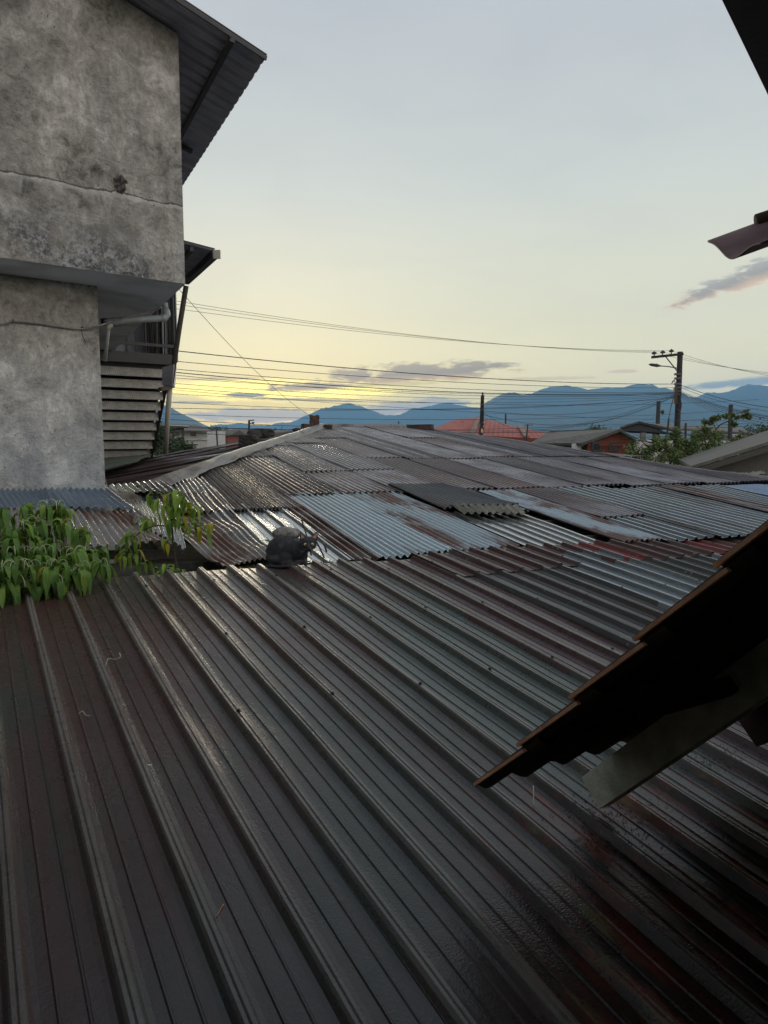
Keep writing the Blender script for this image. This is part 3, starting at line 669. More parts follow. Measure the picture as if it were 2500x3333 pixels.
for ci, b0 in enumerate(rowsb):
    b1 = b0 + 0.86
    ends = [3.4 + 0.06 * math.sin(ci * 3.7) - 0.04 * max(0, ci - 3) * 0.6]
    seq = [ends[0]]
    if ci in (0,): seq = [2.62]
    if ci == 1: seq = [3.42]
    r2 = [0, 7.1, 5.3, 5.35, 6.75, 6.6, 6.5, 6.7, 6.6, 6.55, 6.5, 6.4, 6.4, 6.4][ci]
    r3 = [0, 0, 8.6, 9.0, 10.0, 0, 0, 10.0, 0, 0, 0, 0, 0, 0][ci]
    for r_ in (r2, r3):
        if r_ > seq[-1] + 1: seq.append(r_)
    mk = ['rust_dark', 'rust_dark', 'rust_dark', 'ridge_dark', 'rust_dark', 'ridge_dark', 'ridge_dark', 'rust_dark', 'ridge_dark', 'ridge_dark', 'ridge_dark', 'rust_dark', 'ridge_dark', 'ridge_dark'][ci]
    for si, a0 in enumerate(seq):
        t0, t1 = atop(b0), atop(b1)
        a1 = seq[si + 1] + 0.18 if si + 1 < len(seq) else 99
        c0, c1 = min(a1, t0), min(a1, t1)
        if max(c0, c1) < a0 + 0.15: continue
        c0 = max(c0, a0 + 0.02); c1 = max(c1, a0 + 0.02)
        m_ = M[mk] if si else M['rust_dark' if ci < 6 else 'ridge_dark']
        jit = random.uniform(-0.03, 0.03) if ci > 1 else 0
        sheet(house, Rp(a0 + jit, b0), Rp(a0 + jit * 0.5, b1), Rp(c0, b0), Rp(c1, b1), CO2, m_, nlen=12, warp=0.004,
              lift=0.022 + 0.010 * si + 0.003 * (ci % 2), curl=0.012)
# bottom course: (b0,b1,a_low,a_high,material,profile,lift)
low = [(-1.52, -0.66, 2.6, 4.35, 'rust_dark', CO1, .02), (-0.74, -0.08, 0.25, 3.0, 'silver', TRAPB, .0), (-0.10, 0.20, 0.25, 3.6, 'rust_dark', CO1, .012),
       (0.14, 0.98, 0.30, 3.6, 'white_zinc', CO1, .022), (0.96, 1.84, 0.34, 3.5, 'blue_rust', CO1, .014),
       (1.84, 2.86, 0.24, 2.10, 'silver', TRAPS, .0), (3.00, 3.62, 0.2, 3.3, 'blue_rust', CO1, .018), (2.2, 3.02, 1.9, 3.5, 'ridge_dark', CO1, .01),
       (3.62, 4.42, 1.3, 3.3, 'rust_dark', CO1, .02), (3.60, 4.40, 0.15, 1.5, 'trap_grey', TRAPS, 0.0), (4.36, 5.40, 0.1, 3.3, 'trap_grey', TRAPS, .014), (5.36, 6.40, 0.05, 3.2, 'trap_grey', TRAPS, .0),
       (6.36, 6.9, 0.3, 3.2, 'rust_dark', TRAPS, .016), (6.86, 7.7, 0.5, 3.1, 'trap_grey', TRAPS, .004), (7.6, 8.6, 0.6, 3.0, 'blue_metal', CO1, .02), (8.5, 9.6, 0.8, 3.0, 'blue_metal', CO1, .01), (9.5, 10.2, 1.0, 2.9, 'trap_grey', TRAPS, .01)]
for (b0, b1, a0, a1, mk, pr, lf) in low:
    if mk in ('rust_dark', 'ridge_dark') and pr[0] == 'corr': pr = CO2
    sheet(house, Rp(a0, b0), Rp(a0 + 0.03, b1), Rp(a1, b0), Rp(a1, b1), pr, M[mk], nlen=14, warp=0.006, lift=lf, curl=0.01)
# loose patches laid over the seams
def Rq(px, h): return [hit(u, v, OR + nR * h, nR) for (u, v) in px]
q = Rq([(1440, 1655), (1690, 1642), (1258, 1575), (1440, 1572)], 0.062)
sheet(house, q[0], q[1], q[2], q[3], CO1, M['grey_sheet'], nlen=12, warp=0.012, name='patch_sheet', curl=0.015, label='loose matt grey patch sheet')
q = Rq([(1500, 1672), (1722, 1675), (1460, 1643), (1690, 1645)], 0.08)
sheet(house, q[0], q[1], q[2], q[3], corr(0.1, 0.018), M['moss_dark'], nlen=6, warp=0.01, name='patch_sheet', label='black mossy strip of sheet')
q = Rq([(1090, 1490 + 70), (1260, 1560), (1000, 1500), (1110, 1495)], 0.085)
# hip and ridge flashing
def flash(pts, w, mk, parent, name='hip_flashing', h=0.075, nrm=None):
    mb = MB(); k0 = 0; N = len(pts) * 6
    P = []
    for i in range(N + 1):
        t = i / N * (len(pts) - 1); j = min(int(t), len(pts) - 2); P.append(pts[j].lerp(pts[j + 1], t - j))
    for i, p in enumerate(P):
        d_ = (P[min(i + 1, N)] - P[max(i - 1, 0)]).normalized(); sd = d_.cross(V((0, 0, 1))).normalized()
        wob = 0.02 * noise.noise(p * 1.7)
        for (o_, z_) in ((-w, -0.055), (-w * 0.5, -0.012), (-0.03, 0.02), (0.03, 0.02), (w * 0.5, -0.012), (w, -0.055)):
            mb.v.append(p + sd * (o_ * (1 + 0.25 * noise.noise(p * 2.3 + V((o_ * 9, 0, 0))))) + V((0, 0, z_ + h + wob)))
    for i in range(N):
        for j in range(5):
            a = i * 6 + j; mb.f.append((a, a + 1, a + 7, a + 6))
    return mb.obj(name, M[mk], parent, smooth=True)
flash([Rp(a, b) for (a, b) in [(4.0, -1.66)] + hipL[1:]], 0.24, 'lead', house, h=0.10)
flash([Rp(a, b) for (a, b) in [hipL[-1]] + hipR[:1]], 0.16, 'lead', house, 'ridge_flashing', 0.08)
flash([Rp(a, b) for (a, b) in hipR], 0.10, 'lead', house, 'hip_flashing', 0.035)
# left slope
HL0, HL1 = Rp(*hipL[0]), Rp(*hipL[-1])
h24 = az(aR); nL = (HL1 - HL0).cross(h24).normalized()
if nL.z < 0: nL = -nL
gL = (nL.cross(h24)).normalized()
if gL.x < 0: gL = -gL          # up the slope towards the hip
OL = HL0
def L_uv(P): D = P - OL; return D.dot(gL), D.dot(h24)
def Lp(a, b, h=0): return OL + gL * a + h24 * b + nL * h
aT, bT = L_uv(HL1)
tl = L_uv(hit(493, 1469, OL, nL)); tr = L_uv(hit(958, 1404, OL, nL)); tb = L_uv(hit(344, 1537, OL, nL))
def hipa(b): return aT * b / bT
nb = 12; bmax = bT
for i in range(nb):
    b0 = bmax * i / nb - 0.03 * 1; b1 = bmax * (i + 1) / nb + 0.04
    lo0 = -1.6
    def lowa(b):
        if b < tb[1]: return tb[0] - 1.2 * 0 - 0.4
        q_ = (b - tb[1]) / (tl[1] - tb[1]); return tb[0] + (tl[0] - tb[0]) * min(q_, 1.0)
    sheet(house, Lp(lowa(b0), b0), Lp(lowa(b1), b1), Lp(hipa(b0) - 0.04, b0), Lp(hipa(b1) - 0.04, b1), CO1 if i % 3 else TRAPS, M['old_brown'], nlen=12, warp=0.02, lift=0.03 + 0.012 * (i % 2), curl=0.02)
dk = MB(); n_ = [Rp(0.1, -0.9), Rp(0.0, 10.0), Rp(2.9, 10.0), Rp(6.38, 8.4), Rp(12.2, 6.8), Rp(12.8, 6.2), Rp(12.8, 3.9), Rp(4.6, -1.3), Rp(2.7, -1.6)]
dk.poly([p - nR * 0.05 for p in n_], -nR * 0.08); dk.obj('roof_deck', M['deck'], house)  # added dark sheet that blackens the gaps between roof sheets
wl = MB()
ring = [Rp(0.45, -1.3), Rp(0.35, 10.0), Rp(12.5, 9.9), Rp(12.5, -1.6)]
wl.box8([V((p.x, p.y, GROUND)) for p in ring] + [V((p.x, p.y, -1.55)) for p in ring]); wl.obj('wall', M['dirty_wall'], house)
# purlins seen in the open slot of the roof
for a_ in (0.7, 1.5):
    MB().beam(Rp(a_, 2.6, -0.05), Rp(a_, 3.3, -0.05), 0.05, 0.06).obj('purlin', M['wood'], house)

# ------------------------------------------------------------------ apron sheets at the foot of the grey building
WD = az(50.4); WN = V((WD.y, -WD.x, 0))          # wall face direction and outward normal (towards the viewer)
SD = az(-27)
C = at(603, 925, 7.9); B = at(344, 1605, 8.0)
def base(px): # point of the lower wall's foot line
    P = hit(px, 1605, B, WN); return V((P.x, P.y, B.z))
apron = thing('patched_lean_to_roof', 'low lean-to of blue grey and rusty corrugated sheets at the foot of the grey wall', 'lean-to', at(300, 1780, 6.4) + V((0, 0, -2)))
def Q(pts): return [at(u, v, y) for (u, v, y) in pts]
q = Q([(-420, 1668, 5.2), (190, 1668, 7.05), (-400, 1600, 6.1), (140, 1603, 7.52)]); sheet(apron, *q, CO1, M['blue_metal'], nlen=8, lift=0.03, curl=0.01)
q = Q([(150, 1664, 6.98), (442, 1674, 7.45), (126, 1603, 7.5), (352, 1604, 8.05)]); sheet(apron, *q, CO1, M['blue_metal'], nlen=8, lift=0.045, curl=0.015)
q = Q([(-420, 1800, 4.9), (300, 1795, 6.3), (-420, 1655, 5.35), (225, 1655, 7.1)]); sheet(apron, *q, CO1, M['half_rust'], nlen=8, lift=0.0, warp=0.02, curl=0.02)
q = Q([(262, 1790, 6.1), (592, 1779, 6.65), (215, 1658, 7.0), (445, 1664, 7.5)]); sheet(apron, *q, CO1, M['half_rust'], nlen=10, lift=0.012, warp=0.025, curl=0.04, label='rusty sheet with a bent silver lower edge')
q = Q([(430, 1700, 7.0), (610, 1790, 6.5), (385, 1622, 8.4), (560, 1640, 8.1)]); sheet(apron, *q, CO1, M['silver'], nlen=10, lift=0.0, warp=0.02, label='dull silver sheet')
# wide brown sheets running down to the ribbed roof
q = Rq([(716, 1846), (905, 1818), (455, 1655), (735, 1665)], 0.0)
sheet(apron, *q, corr(0.092, 0.013), M['half_rust'], nlen=16, lift=0.015, warp=0.03, curl=0.05, label='buckled brown sheet with pale lower edge')
q = [Rp(2.75, -1.75), Rp(2.75, -0.7), Rp(4.2, -1.72), Rp(4.9, -0.7)]
sheet(apron, *q, CO1, M['silver'], nlen=8, lift=0.03, warp=0.02)
q = [Rp(3.45, -2.1, 0.06), Rp(3.75, -1.2, 0.06), Rp(4.0, -2.15, 0.1), Rp(4.45, -1.3, 0.1)]
sheet(apron, *q, corr(0.09, 0.014), M['silver'], nlen=5, lift=0.03, warp=0.03, curl=0.05, label='short silver sheet curling up')
# bent flashing between wall corner and left slope
mb = MB(); pts = [at(333, 1552, 8.0), at(352, 1585, 8.1), at(385, 1600, 8.3), at(430, 1605, 8.5), at(450, 1612, 8.6)]
for i, p in enumerate(pts):
    mb.v += [p, p + V((0.02, 0.05, -0.03)) + V((0, 0, -0.06 * (i > 0)))]
mb.f = [(2 * i, 2 * i + 1, 2 * i + 3, 2 * i + 2) for i in range(len(pts) - 1)]
mb.obj('bent_flashing', M['lead'], apron)
aw = MB(); p0, p1 = at(-700, 1800, 4.9), at(640, 1830, 6.55); p0.z = p1.z = -1.10; p1.z = -1.22
aw.box(p0 + V((-.1, .25, 0)), (p1 - p0) * 1.25, V((-0.1, 0.2, 0)), V((0, 0, GROUND + 1.1))); aw.obj('wall', M['dirty_wall'], apron)
aw = MB(); p0, p1 = at(250, 1800, 6.2), at(800, 1830, 6.7); p0.z = p1.z = -1.3
MB().beam(at(-600, 1800, 5.4) + V((0, .1, -.06)), at(590, 1788, 6.75) + V((0, .1, -.06)), 0.06, 0.08).obj('rafter', M['wood'], apron)

# ------------------------------------------------------------------ grey building at the left
bld = thing('grey_plaster_building', 'tall stained grey plaster building with an overhanging upper storey and steel eaves', 'building', V((B.x - 2, B.y + 1, GROUND)))
# upper box front as a fine sheet with the crack line and the broken hole modelled
zb = C.z; Tp = hit(405, 0, C, WN); Tc = hit(588, 113, C, WN)
ztc = Tc.z; slope = (Tp.z - ztc) / ((Tp - C).dot(WD) - 0.0)
def upper_front():
    uu = []; x = -5.2
    while x < -0.0001:
        uu.append(x); x += 0.03 if x > -2.1 else 0.25
    uu.append(0.0); NZ = 110; vs = []; fs = []
    for u in uu:
        top = ztc + slope * u
        for k in range(NZ + 1):
            zz = zb + (top - zb) * k / NZ
            P = C + WD * u; P.z = zz
            d_ = 0.012 * noise.noise(V((u * 2.2, zz * 2.2, 0))) + 0.006 * noise.noise(V((u * 9, zz * 9, 4)))
            zc = 2.415 + 0.035 * noise.noise(V((u * 3, 1, 0))) + 0.02 * noise.noise(V((u * 11, 2, 0)))
            dz = zz - zc
            if dz < 0: d_ += 0.012
            hx = (u + 0.885) / 0.055; hz_ = (zz - 2.56 - (0.02 if u < -0.88 else 0)) / 0.095
            r_ = hx * hx + hz_ * hz_ + 0.5 * noise.noise(V((u * 22, zz * 22, 7)))
            if r_ < 1: d_ -= 0.07 * min(1, (1 - r_) * 3) + 0.02 * noise.noise(V((u * 40, zz * 40, 1)))
            if u > -0.02: d_ = 0
            vs.append(P + WN * d_)
    for i in range(len(uu) - 1):
        for k in range(NZ):
            a = i * (NZ + 1) + k; fs.append((a, a + NZ + 1, a + NZ + 2, a + 1))
    return mesh_obj('upper_wall', vs, fs, M['wall'], bld, Matrix.Identity(4), smooth=True)
upper_front()
DEP = 9.0
P0 = C + WD * -5.2
top = lambda u: ztc + slope * u
def Cz(u, z, d_=0.0): P = C + WD * u + SD * d_; P.z = z; return P
mb = MB()
# side, back and far walls of the upper box, set just behind the front sheet
mb.add([Cz(0, zb), Cz(0, zb, DEP), Cz(0, top(0), DEP), Cz(0, top(0))], [(0, 1, 2, 3)])
mb.add([Cz(0, zb, DEP), Cz(-5.2, zb, DEP), Cz(-5.2, top(-5.2), DEP), Cz(0, top(0), DEP)], [(0, 1, 2, 3)])
mb.add([Cz(-5.2, zb, DEP), Cz(-5.2, zb, 0), Cz(-5.2, top(-5.2), 0), Cz(-5.2, top(-5.2), DEP)], [(0, 1, 2, 3)])
mb.obj('side_wall', M['wall'], bld, Matrix.Identity(4))
sf = MB(); sf.poly([Cz(-0.002, zb), Cz(-0.002, zb, DEP), Cz(-5.19, zb, DEP), Cz(-5.19, zb)], V((0, 0, 0.12)))
sf.obj('soffit', M['soffit'], bld)
# lower wall
def lower_front():
    vs = []; fs = []; NU, NZ = 70, 90
    for i in range(NU + 1):
        u = -5 + 5 * i / NU
        for k in range(NZ + 1):
            zz = (B.z - 0.9) + (zb + 0.01 - B.z + 0.9) * k / NZ
            P = B + WD * u; P.z = zz
            d_ = 0 if i == NU else 0.010 * noise.noise(V((u * 2.5, zz * 2.5, 9)))
            vs.append(P + WN * d_)
    for i in range(NU):
        for k in range(NZ):
            a = i * (NZ + 1) + k; fs.append((a, a + NZ + 1, a + NZ + 2, a + 1))
    return mesh_obj('lower_wall', vs, fs, M['wall'], bld, Matrix.Identity(4), smooth=True)
lower_front()
SDB = az(-38)     # lower block's side runs out of sight
lb = MB(); q0 = B - WN * 0.012; zl = GROUND
lb.poly([V((p.x, p.y, zl)) for p in (q0, q0 + SDB * 8, q0 + SDB * 8 - WD * 4.9, q0 - WD * 5)], V((0, 0, zb - zl - 0.003)))
lb.obj('lower_block', M['wall'], bld, Matrix.Identity(4))
# main roof, seen from below
g1 = V((WD.x, WD.y, slope)).normalized()
nU = g1.cross(SD).normalized()
if nU.z < 0: nU = -nU
OU = Cz(0, ztc)
E = hit(868, 185, OU + nU * 0.03, nU)
ou = (E - OU); eL = 9.5
ev = E + SD * eL
gl = 8.5
sheet(bld, E, ev, E - g1 * gl, ev - g1 * gl, TRAPB, M['eave_steel'], nlen=4, warp=0.002, name='roof_sheet')
# profile sheet above runs its ribs down the slope
MB().beam(E - g1 * 0.40 - nU * 0.05 - SD * 0.02, E - g1 * 0.40 - nU * 0.05 + SD * eL, 0.05, 0.07, nU).obj('purlin', M['black'], bld)
vr = hit(1060 / 1.659, 515 / 1.659, OU, nU); tt = (vr - OU).dot(SD)
MB().beam(Cz(0, ztc, 2.4) - nU * 0.03, Cz(0, ztc, 2.4) + g1 * 0.72 - nU * 0.03, 0.05, 0.06, nU).obj('rafter', M['black'], bld)
MB().beam(E - nU * 0.022 - SD * 0.01, E - nU * 0.022 - SD * 0.01 - g1 * gl, 0.02, 0.045, nU).obj('verge_trim', M['black'], bld)
# small lower eave behind
E2 = at(700, 815, 10.4); g2 = V((WD.x, WD.y, -0.07)).normalized()
sheet(bld, E2, E2 + SD * 2.0, E2 - g2 * 1.6, E2 + SD * 2.0 - g2 * 1.6, TRAPB, M['eave_steel'], nlen=3, warp=0.002, name='side_roof_sheet')
MB().beam(E2 - V((0, 0, .05)), E2 + SD * 2.0 - V((0, 0, .05)), 0.09, 0.10).obj('gutter', M['black'], bld)
MB().beam(E2 - g2 * 0.35 - V((0, 0, .06)), E2 - g2 * 0.35 + SD * 1.9 - V((0, 0, .06)), 0.05, 0.06).obj('purlin', M['black'], bld)
MB().box(E2 + V((-0.02, -0.03, -0.12)), V((0.10, 0, 0)), V((0, 0.02, 0)), V((0, 0, 0.12))).obj('gutter_end', M['white_pipe'], bld)
# beam and pipes under the soffit
MB().beam(at(338, 1046, 8.6), at(470, 1037, 9.6), 0.08, 0.07).obj('soffit_beam', M['black'], bld)

pd = thing('drain_pipe', 'thick grey drain pipe with an elbow hanging under the overhang', 'pipe', at(440, 1040, 8.9))
MB().tube([at(345, 1052, 8.3), at(440, 1040, 8.7), at(528, 1036, 9.1)], 0.040, 10).obj('pipe', M['pipe'], pd, smooth=True)
MB().tube([at(522, 1036, 9.08), at(536, 1036, 9.13), at(541, 1026, 9.15), at(540, 1008, 9.16)], 0.047, 10).obj('elbow', M['pipe'], pd, smooth=True)
MB().tube([at(540, 1012, 9.16), at(536, 985, 9.15)], 0.038, 10).obj('riser', M['pipe'], pd, smooth=True)
pd = thing('thin_drain_pipe', 'thin grey pipe bending down beside the corner of the lower wall', 'pipe', at(353, 1062, 8.25))
MB().tube([at(353, 1062, 8.25), at(452, 1046, 9.2)], 0.018, 8).obj('pipe', M['black'], pd, smooth=True)
MB().tube([at(353, 1070, 8.25), at(342, 1175, 8.4)], 0.020, 8).obj('riser', M['pipe'], pd, smooth=True)
MB().tube([at(362, 1060, 8.3), at(354, 1060, 8.25), at(353, 1072, 8.25)], 0.027, 8).obj('elbow', M['white_pipe'], pd, smooth=True)
pd = thing('vent_pipe', 'short pale pipe stub with an elbow beside the thick drain pipe', 'pipe', at(548, 1020, 9.6))
MB().tube([at(540, 985, 9.6), at(548, 1018, 9.6)], 0.020, 8).obj('pipe', M['pipe'], pd, smooth=True)
MB().tube([at(546, 1014, 9.6), at(550, 1024, 9.6), at(538, 1028, 9.6)], 0.030, 8).obj('elbow', M['white_pipe'], pd, smooth=True)

# cable pinned across the wall
def sag_line(pts, n=10):
    out = []
    for i in range(len(pts) - 1):
        p0 = pts[max(i - 1, 0)]; p1 = pts[i]; p2 = pts[i + 1]; p3 = pts[min(i + 2, len(pts) - 1)]
        for k in range(n):
            t = k / n
            out.append(0.5 * ((2 * p1) + (-p0 + p2) * t + (2 * p0 - 5 * p1 + 4 * p2 - p3) * t * t + (-p0 + 3 * p1 - 3 * p2 + p3) * t ** 3))
    out.append(pts[-1]); return out
def onwall(u, v, off=0.03): return hit(u, v, B + WN * off, WN)
cpts = [onwall(-300, 1085), onwall(0, 1055), onwall(40, 1046), onwall(130, 1055), onwall(260, 1070), onwall(335, 1056), at(400, 1035, 8.5), at(460, 1023, 8.9), at(510, 1008, 9.2), at(538, 985, 9.4)]
ct = thing('wall_cable', 'pale cable pinned across the grey lower wall and up under the overhang', 'cable', cpts[1])
MB().tube(sag_line(cpts), 0.010, 6).obj('cable', M['cable_grey'], ct, smooth=True)
MB().tube([onwall(265, 1068), onwall(268, 1090), onwall(278, 1115)], 0.004, 5).obj('loose_end', M['cable'], ct)
for u, v in ((40, 1048), (265, 1070)):
    MB().box(onwall(u, v, 0.0) - V((.01, 0, .01)), V((.02, 0, 0)), WN * 0.035, V((0, 0, .03))).obj('clip', M['black'], ct)

# balcony and stair behind the wall
bal = thing('steel_balcony', 'dark steel balcony with bars in front of ribbed sheeting, under the overhang', 'balcony', at(450, 1175, 11.5))
bx = az(52)
def bp(u, v, y): return at(u, v, y)
A0 = at(570, 1178, 14.6); A1 = A0 - bx * 3.4
MB().box(A1 + V((0, 0, -0.06)), A0 - A1, az(-27) * 1.3, V((0, 0, 0.20))).obj('platform', M['black'], bal)
MB().beam(A1 + V((0, 0, 0.30)) , A0 + V((0, 0, 0.30)), 0.05, 0.06).obj('rail', M['black'], bal)
MB().tube([A0 + V((-0.02, 0, 0.08)), A0 + V((-0.02, 0, 2.2))], 0.04, 6).obj('post', M['black'], bal)  #
sheet(bal, A0 + SD * 1.25 + V((0, 0, 0.05)), A1 + SD * 1.25 + V((0, 0, 0.05)), A0 + SD * 1.25 + V((0, 0, 2.4)), A1 + SD * 1.25 + V((0, 0, 2.4)), TRAPB, M['eave_steel'], nlen=2, warp=0.0, name='back_sheet')
MB().box(A0 + SD * 0.02 + V((0.05, 0, 0.0)), SD * 2.2, bx * 0.02, V((0, 0, 2.3))).obj('side_sheet', M['eave_steel'], bal)
for k in range(16):
    t = random.uniform(0.0, 0.30) ** 1.2; p = A0 - bx * (0.06 + t * 2.2) + SD * random.uniform(0.1, 0.9)
    MB().tube([p + V((0, 0, .1)), p + V((random.uniform(-.05, .05), 0, random.uniform(1.6, 2.3)))], 0.015, 5).obj('bar', M['wood'] if k % 2 else M['black'], bal)
for k in range(5):
    p = A0 - bx * (0.95 + 0.46 * k)
    MB().tube([p + V((0, 0, .1)), p + V((0, 0, 2.1))], 0.011, 5).obj('bar', M['black'], bal)

st = thing('steel_staircase', 'steep steel stair with checker plate risers going down from the balcony', 'staircase', at(440, 1475, 13.2))
top_r = at(545, 1203, 14.9); bot_r = at(487, 1478, 17.2)
for k in range(9):
    t = k / 8.45
    pR = top_r.lerp(bot_r, t) ; dn = (bot_r - top_r) / 8.45
    wv = -bx * 2.1
    y_ax = az(-27)
    tilt = y_ax * 0.06
    hgt = abs(dn.z)
    mb = MB(); mb.box(pR + V((0, 0, -hgt * 0.80)), wv, y_ax * 0.004, V((0, 0, hgt * 0.78)) - tilt * 0.9)
    o_ = mb.obj('riser', M['checker'], st, frame_of(pR, -wv, -y_ax) @ Matrix.Rotation(0, 4, 'X'))
    MB().box(pR + V((0, 0, -0.045)) - y_ax * 0.02, wv, y_ax * 0.30, V((0, 0, 0.050))).obj('tread', M['black'], st)
MB().poly([top_r + SD * 0.36, top_r + SD * 0.36 - bx * 2.1, bot_r + SD * 0.36 - bx * 2.1, bot_r + SD * 0.36], V((0, 0, 0.03))).obj('back_plate', M['black'], st)  # added black plate, stands in for the dark gaps between steps
MB().poly([top_r + V((0.0, 0, 0.10)), top_r + V((0.0, 0, -0.12)) , bot_r + V((0, 0, -0.14)), bot_r + V((0, 0, 0.06)) + (top_r - bot_r).normalized() * 0.0], bx * 0.06).obj('stringer', M['black'], st)
MB().beam(top_r + V((0, 0, .05)) + bx * 0.0, top_r + V((0, 0, .05)) - bx * 2.1, 0.1, 0.1).obj('landing_beam', M['black'], st)
# small pent wall and eave beside the stair, down pipe
pe = thing('side_pent_roof', 'little grey pent roof hanging beside the stair under the balcony', 'roof', at(540, 1240, 12.0))
MB().poly([at(528, 1196, 11.6), at(566, 1185, 11.6), at(560, 1256, 11.8), at(528, 1252, 11.8)], V((-0.1, 0.5, 0))).obj('panel', M['eave_steel'], pe)
MB().beam(at(520, 1268, 11.7), at(560, 1257, 11.9), 0.08, 0.06).obj('eave_edge', M['wood'], pe)
dp = thing('white_downpipe', 'thin off white rain pipe leaning from the upper eave down past the stair', 'pipe', at(540, 1465, 12.6))
MB().tube([at(606, 930, 11.6), at(585, 1060, 11.7), at(556, 1256, 11.9)], 0.042, 8).obj('upper_pipe', M['wood'], dp, smooth=True)
MB().tube([at(553, 1262, 12.0), at(545, 1370, 12.3), at(538, 1475, 12.6)], 0.045, 8).obj('lower_pipe', M['white_pipe'], dp, smooth=True)
MB().box(at(550, 1262, 11.9), V((0.08, 0.0, 0.01)), V((0, 0.06, 0)), V((0.0, 0, 0.06))).obj('bracket', M['frame_white'], dp)
# pale corrugated roof under the stair foot
pr_ = thing('pale_porch_roof', 'pale green grey corrugated porch roof below the foot of the stair', 'roof', at(380, 1510, 12.0))
q = Q([(300, 1545, 12.5), (420, 1512, 13.0), (300, 1480, 17.6), (505, 1476, 17.8)]); 
sheet(pr_, q[0], q[2], q[1], q[3], corr(0.12, 0.014), M['green_screen'], nlen=4, warp=0.01)
MB().box(at(346, 1466, 16.5), V((0.28, 0.05, 0)), V((0, 0.3, 0)), V((0, 0, 0.09))).obj('timber', M['wood'], pr_)

# ------------------------------------------------------------------ own tiled eave at the lower right
T0 = at(1570, 2548, 2.26)
dX, dY, dZ = 0.04488, 0.08449, -0.08739
sP, cP = math.sin(PITCH), math.cos(PITCH)
ZC = 2.30
T0 = V((0.1384, 0, 0)) ; T0 = ray(1570, 2548) * ZC
dv = V((dX, dY * sP + dZ * cP, dY * cP - dZ * sP)) * ZC
e63 = az(math.degrees(math.atan2(-dv.x, -dv.y)) + 90)
if e63.x < 0: e63 = -e63
nT = e63.cross(dv).normalized()
if nT.z < 0: nT = -nT
own = thing('tiled_eave_building', 'dark clay tiled eave with rafters jutting in at the lower right', 'building', V((2.2, 1.4, GROUND)))
def tilecourse(n):
    L = dv.length; u_ = dv.normalized()
    O = T0 + dv * n - u_ * 0.03 + nT * (0.018)
    WID = 3.4; NS = 170; vs = []; fs = []; th = 0.013
    rows = [0, 0.25, 0.5, 0.75, 1.0]
    for li, lay in enumerate((0, -th)):
        for r_ in rows:
            for i in range(NS + 1):
                s_ = WID * i / NS
                h_ = 0.021 * math.cos(2 * math.pi * s_ / 0.168 + 1.9) + (0.008 if (s_ % 0.336) < 0.02 else 0)
                cut = 0.010 * noise.noise(V((s_ * 9, n * 3.1, 0)))
                vs.append(O + e63 * s_ + u_ * (r_ * (L * 1.30) + (cut if r_ == 0 else 0)) + nT * (h_ + lay - 0.024 * r_))
    m = NS + 1; R5 = len(rows)
    def id(l, r, i): return (l * R5 + r) * m + i
    for r_ in range(R5 - 1):
        for i in range(NS):
            fs.append((id(0, r_, i), id(0, r_, i + 1), id(0, r_ + 1, i + 1), id(0, r_ + 1, i)))
            fs.append((id(1, r_, i), id(1, r_ + 1, i), id(1, r_ + 1, i + 1), id(1, r_, i + 1)))
    for i in range(NS):
        fs.append((id(0, 0, i + 1), id(0, 0, i), id(1, 0, i), id(1, 0, i + 1)))
    for r_ in range(R5 - 1):
        fs.append((id(0, r_, 0), id(0, r_ + 1, 0), id(1, r_ + 1, 0), id(1, r_, 0)))
    mesh_obj('tile_course', vs, fs, M['tile_under'], own, frame_of(O, e63, nT), smooth=True)
    # bare clay verge edge of this course
    mb = MB(); h0 = 0.021 * math.cos(1.9)
    prf = []
    for j in range(9):
        t = j / 8; w_ = 0.010 + 0.002 * noise.noise(V((n * 2.0, t * 4, 0)))
        p = O - e63 * 0.012 + u_ * (t * L * 1.06 - 0.004) + nT * (h0 + 0.004 - 0.024 * t)
        prf.append((p, w_))
    for p, w_ in prf: mb.v += [p, p + e63 * 0.014, p + e63 * 0.014 - nT * 0.010, p - nT * 0.010]
    for j in range(8):
        a = j * 4
        for k in range(4): mb.f.append((a + k, a + (k + 1) % 4, a + 4 + (k + 1) % 4, a + 4 + k))
    mb.f += [(0, 1, 2, 3), (35, 34, 33, 32)]
    mb.obj('tile_edge', M['tile_edge'], own)
for n in range(0, 11): tilecourse(n)
ud = dv.normalized()
RS = hit(1893, 2530, T0 - nT * 0.03, nT)
def rafter(O, mk='rafter'):
    hh, ww = 0.125, 0.075
    mb = MB(); mb.box(O - nT * 0.0, ud * 3.2, e63 * ww, -V((nT.x, nT.y, nT.z)) * hh)
    mb.obj('rafter', M[mk], own)
rafter(RS); rafter(RS + e63 * 0.84 + ud * 0.12, 'tile_under'); rafter(RS + e63 * 1.66, 'tile_under')  # rear rafters share the shade-dark tile colour
MB().box(T0 + e63 * 0.30 + ud * 0.55 - nT * 0.05, e63 * 3, ud * 0.04, -nT * 0.05).obj('batten', M['deck'], own)
# solid wall set back under the eave
w0 = T0 + e63 * 0.32 - az(-27) * 1.25; w0.z = GROUND
MB().poly([w0, w0 + e63 * 4, w0 + e63 * 4 - az(-27) * 5, w0 - az(-27) * 5], V((0, 0, -GROUND + 0.25))).obj('wall', M['dirty_wall'], own)

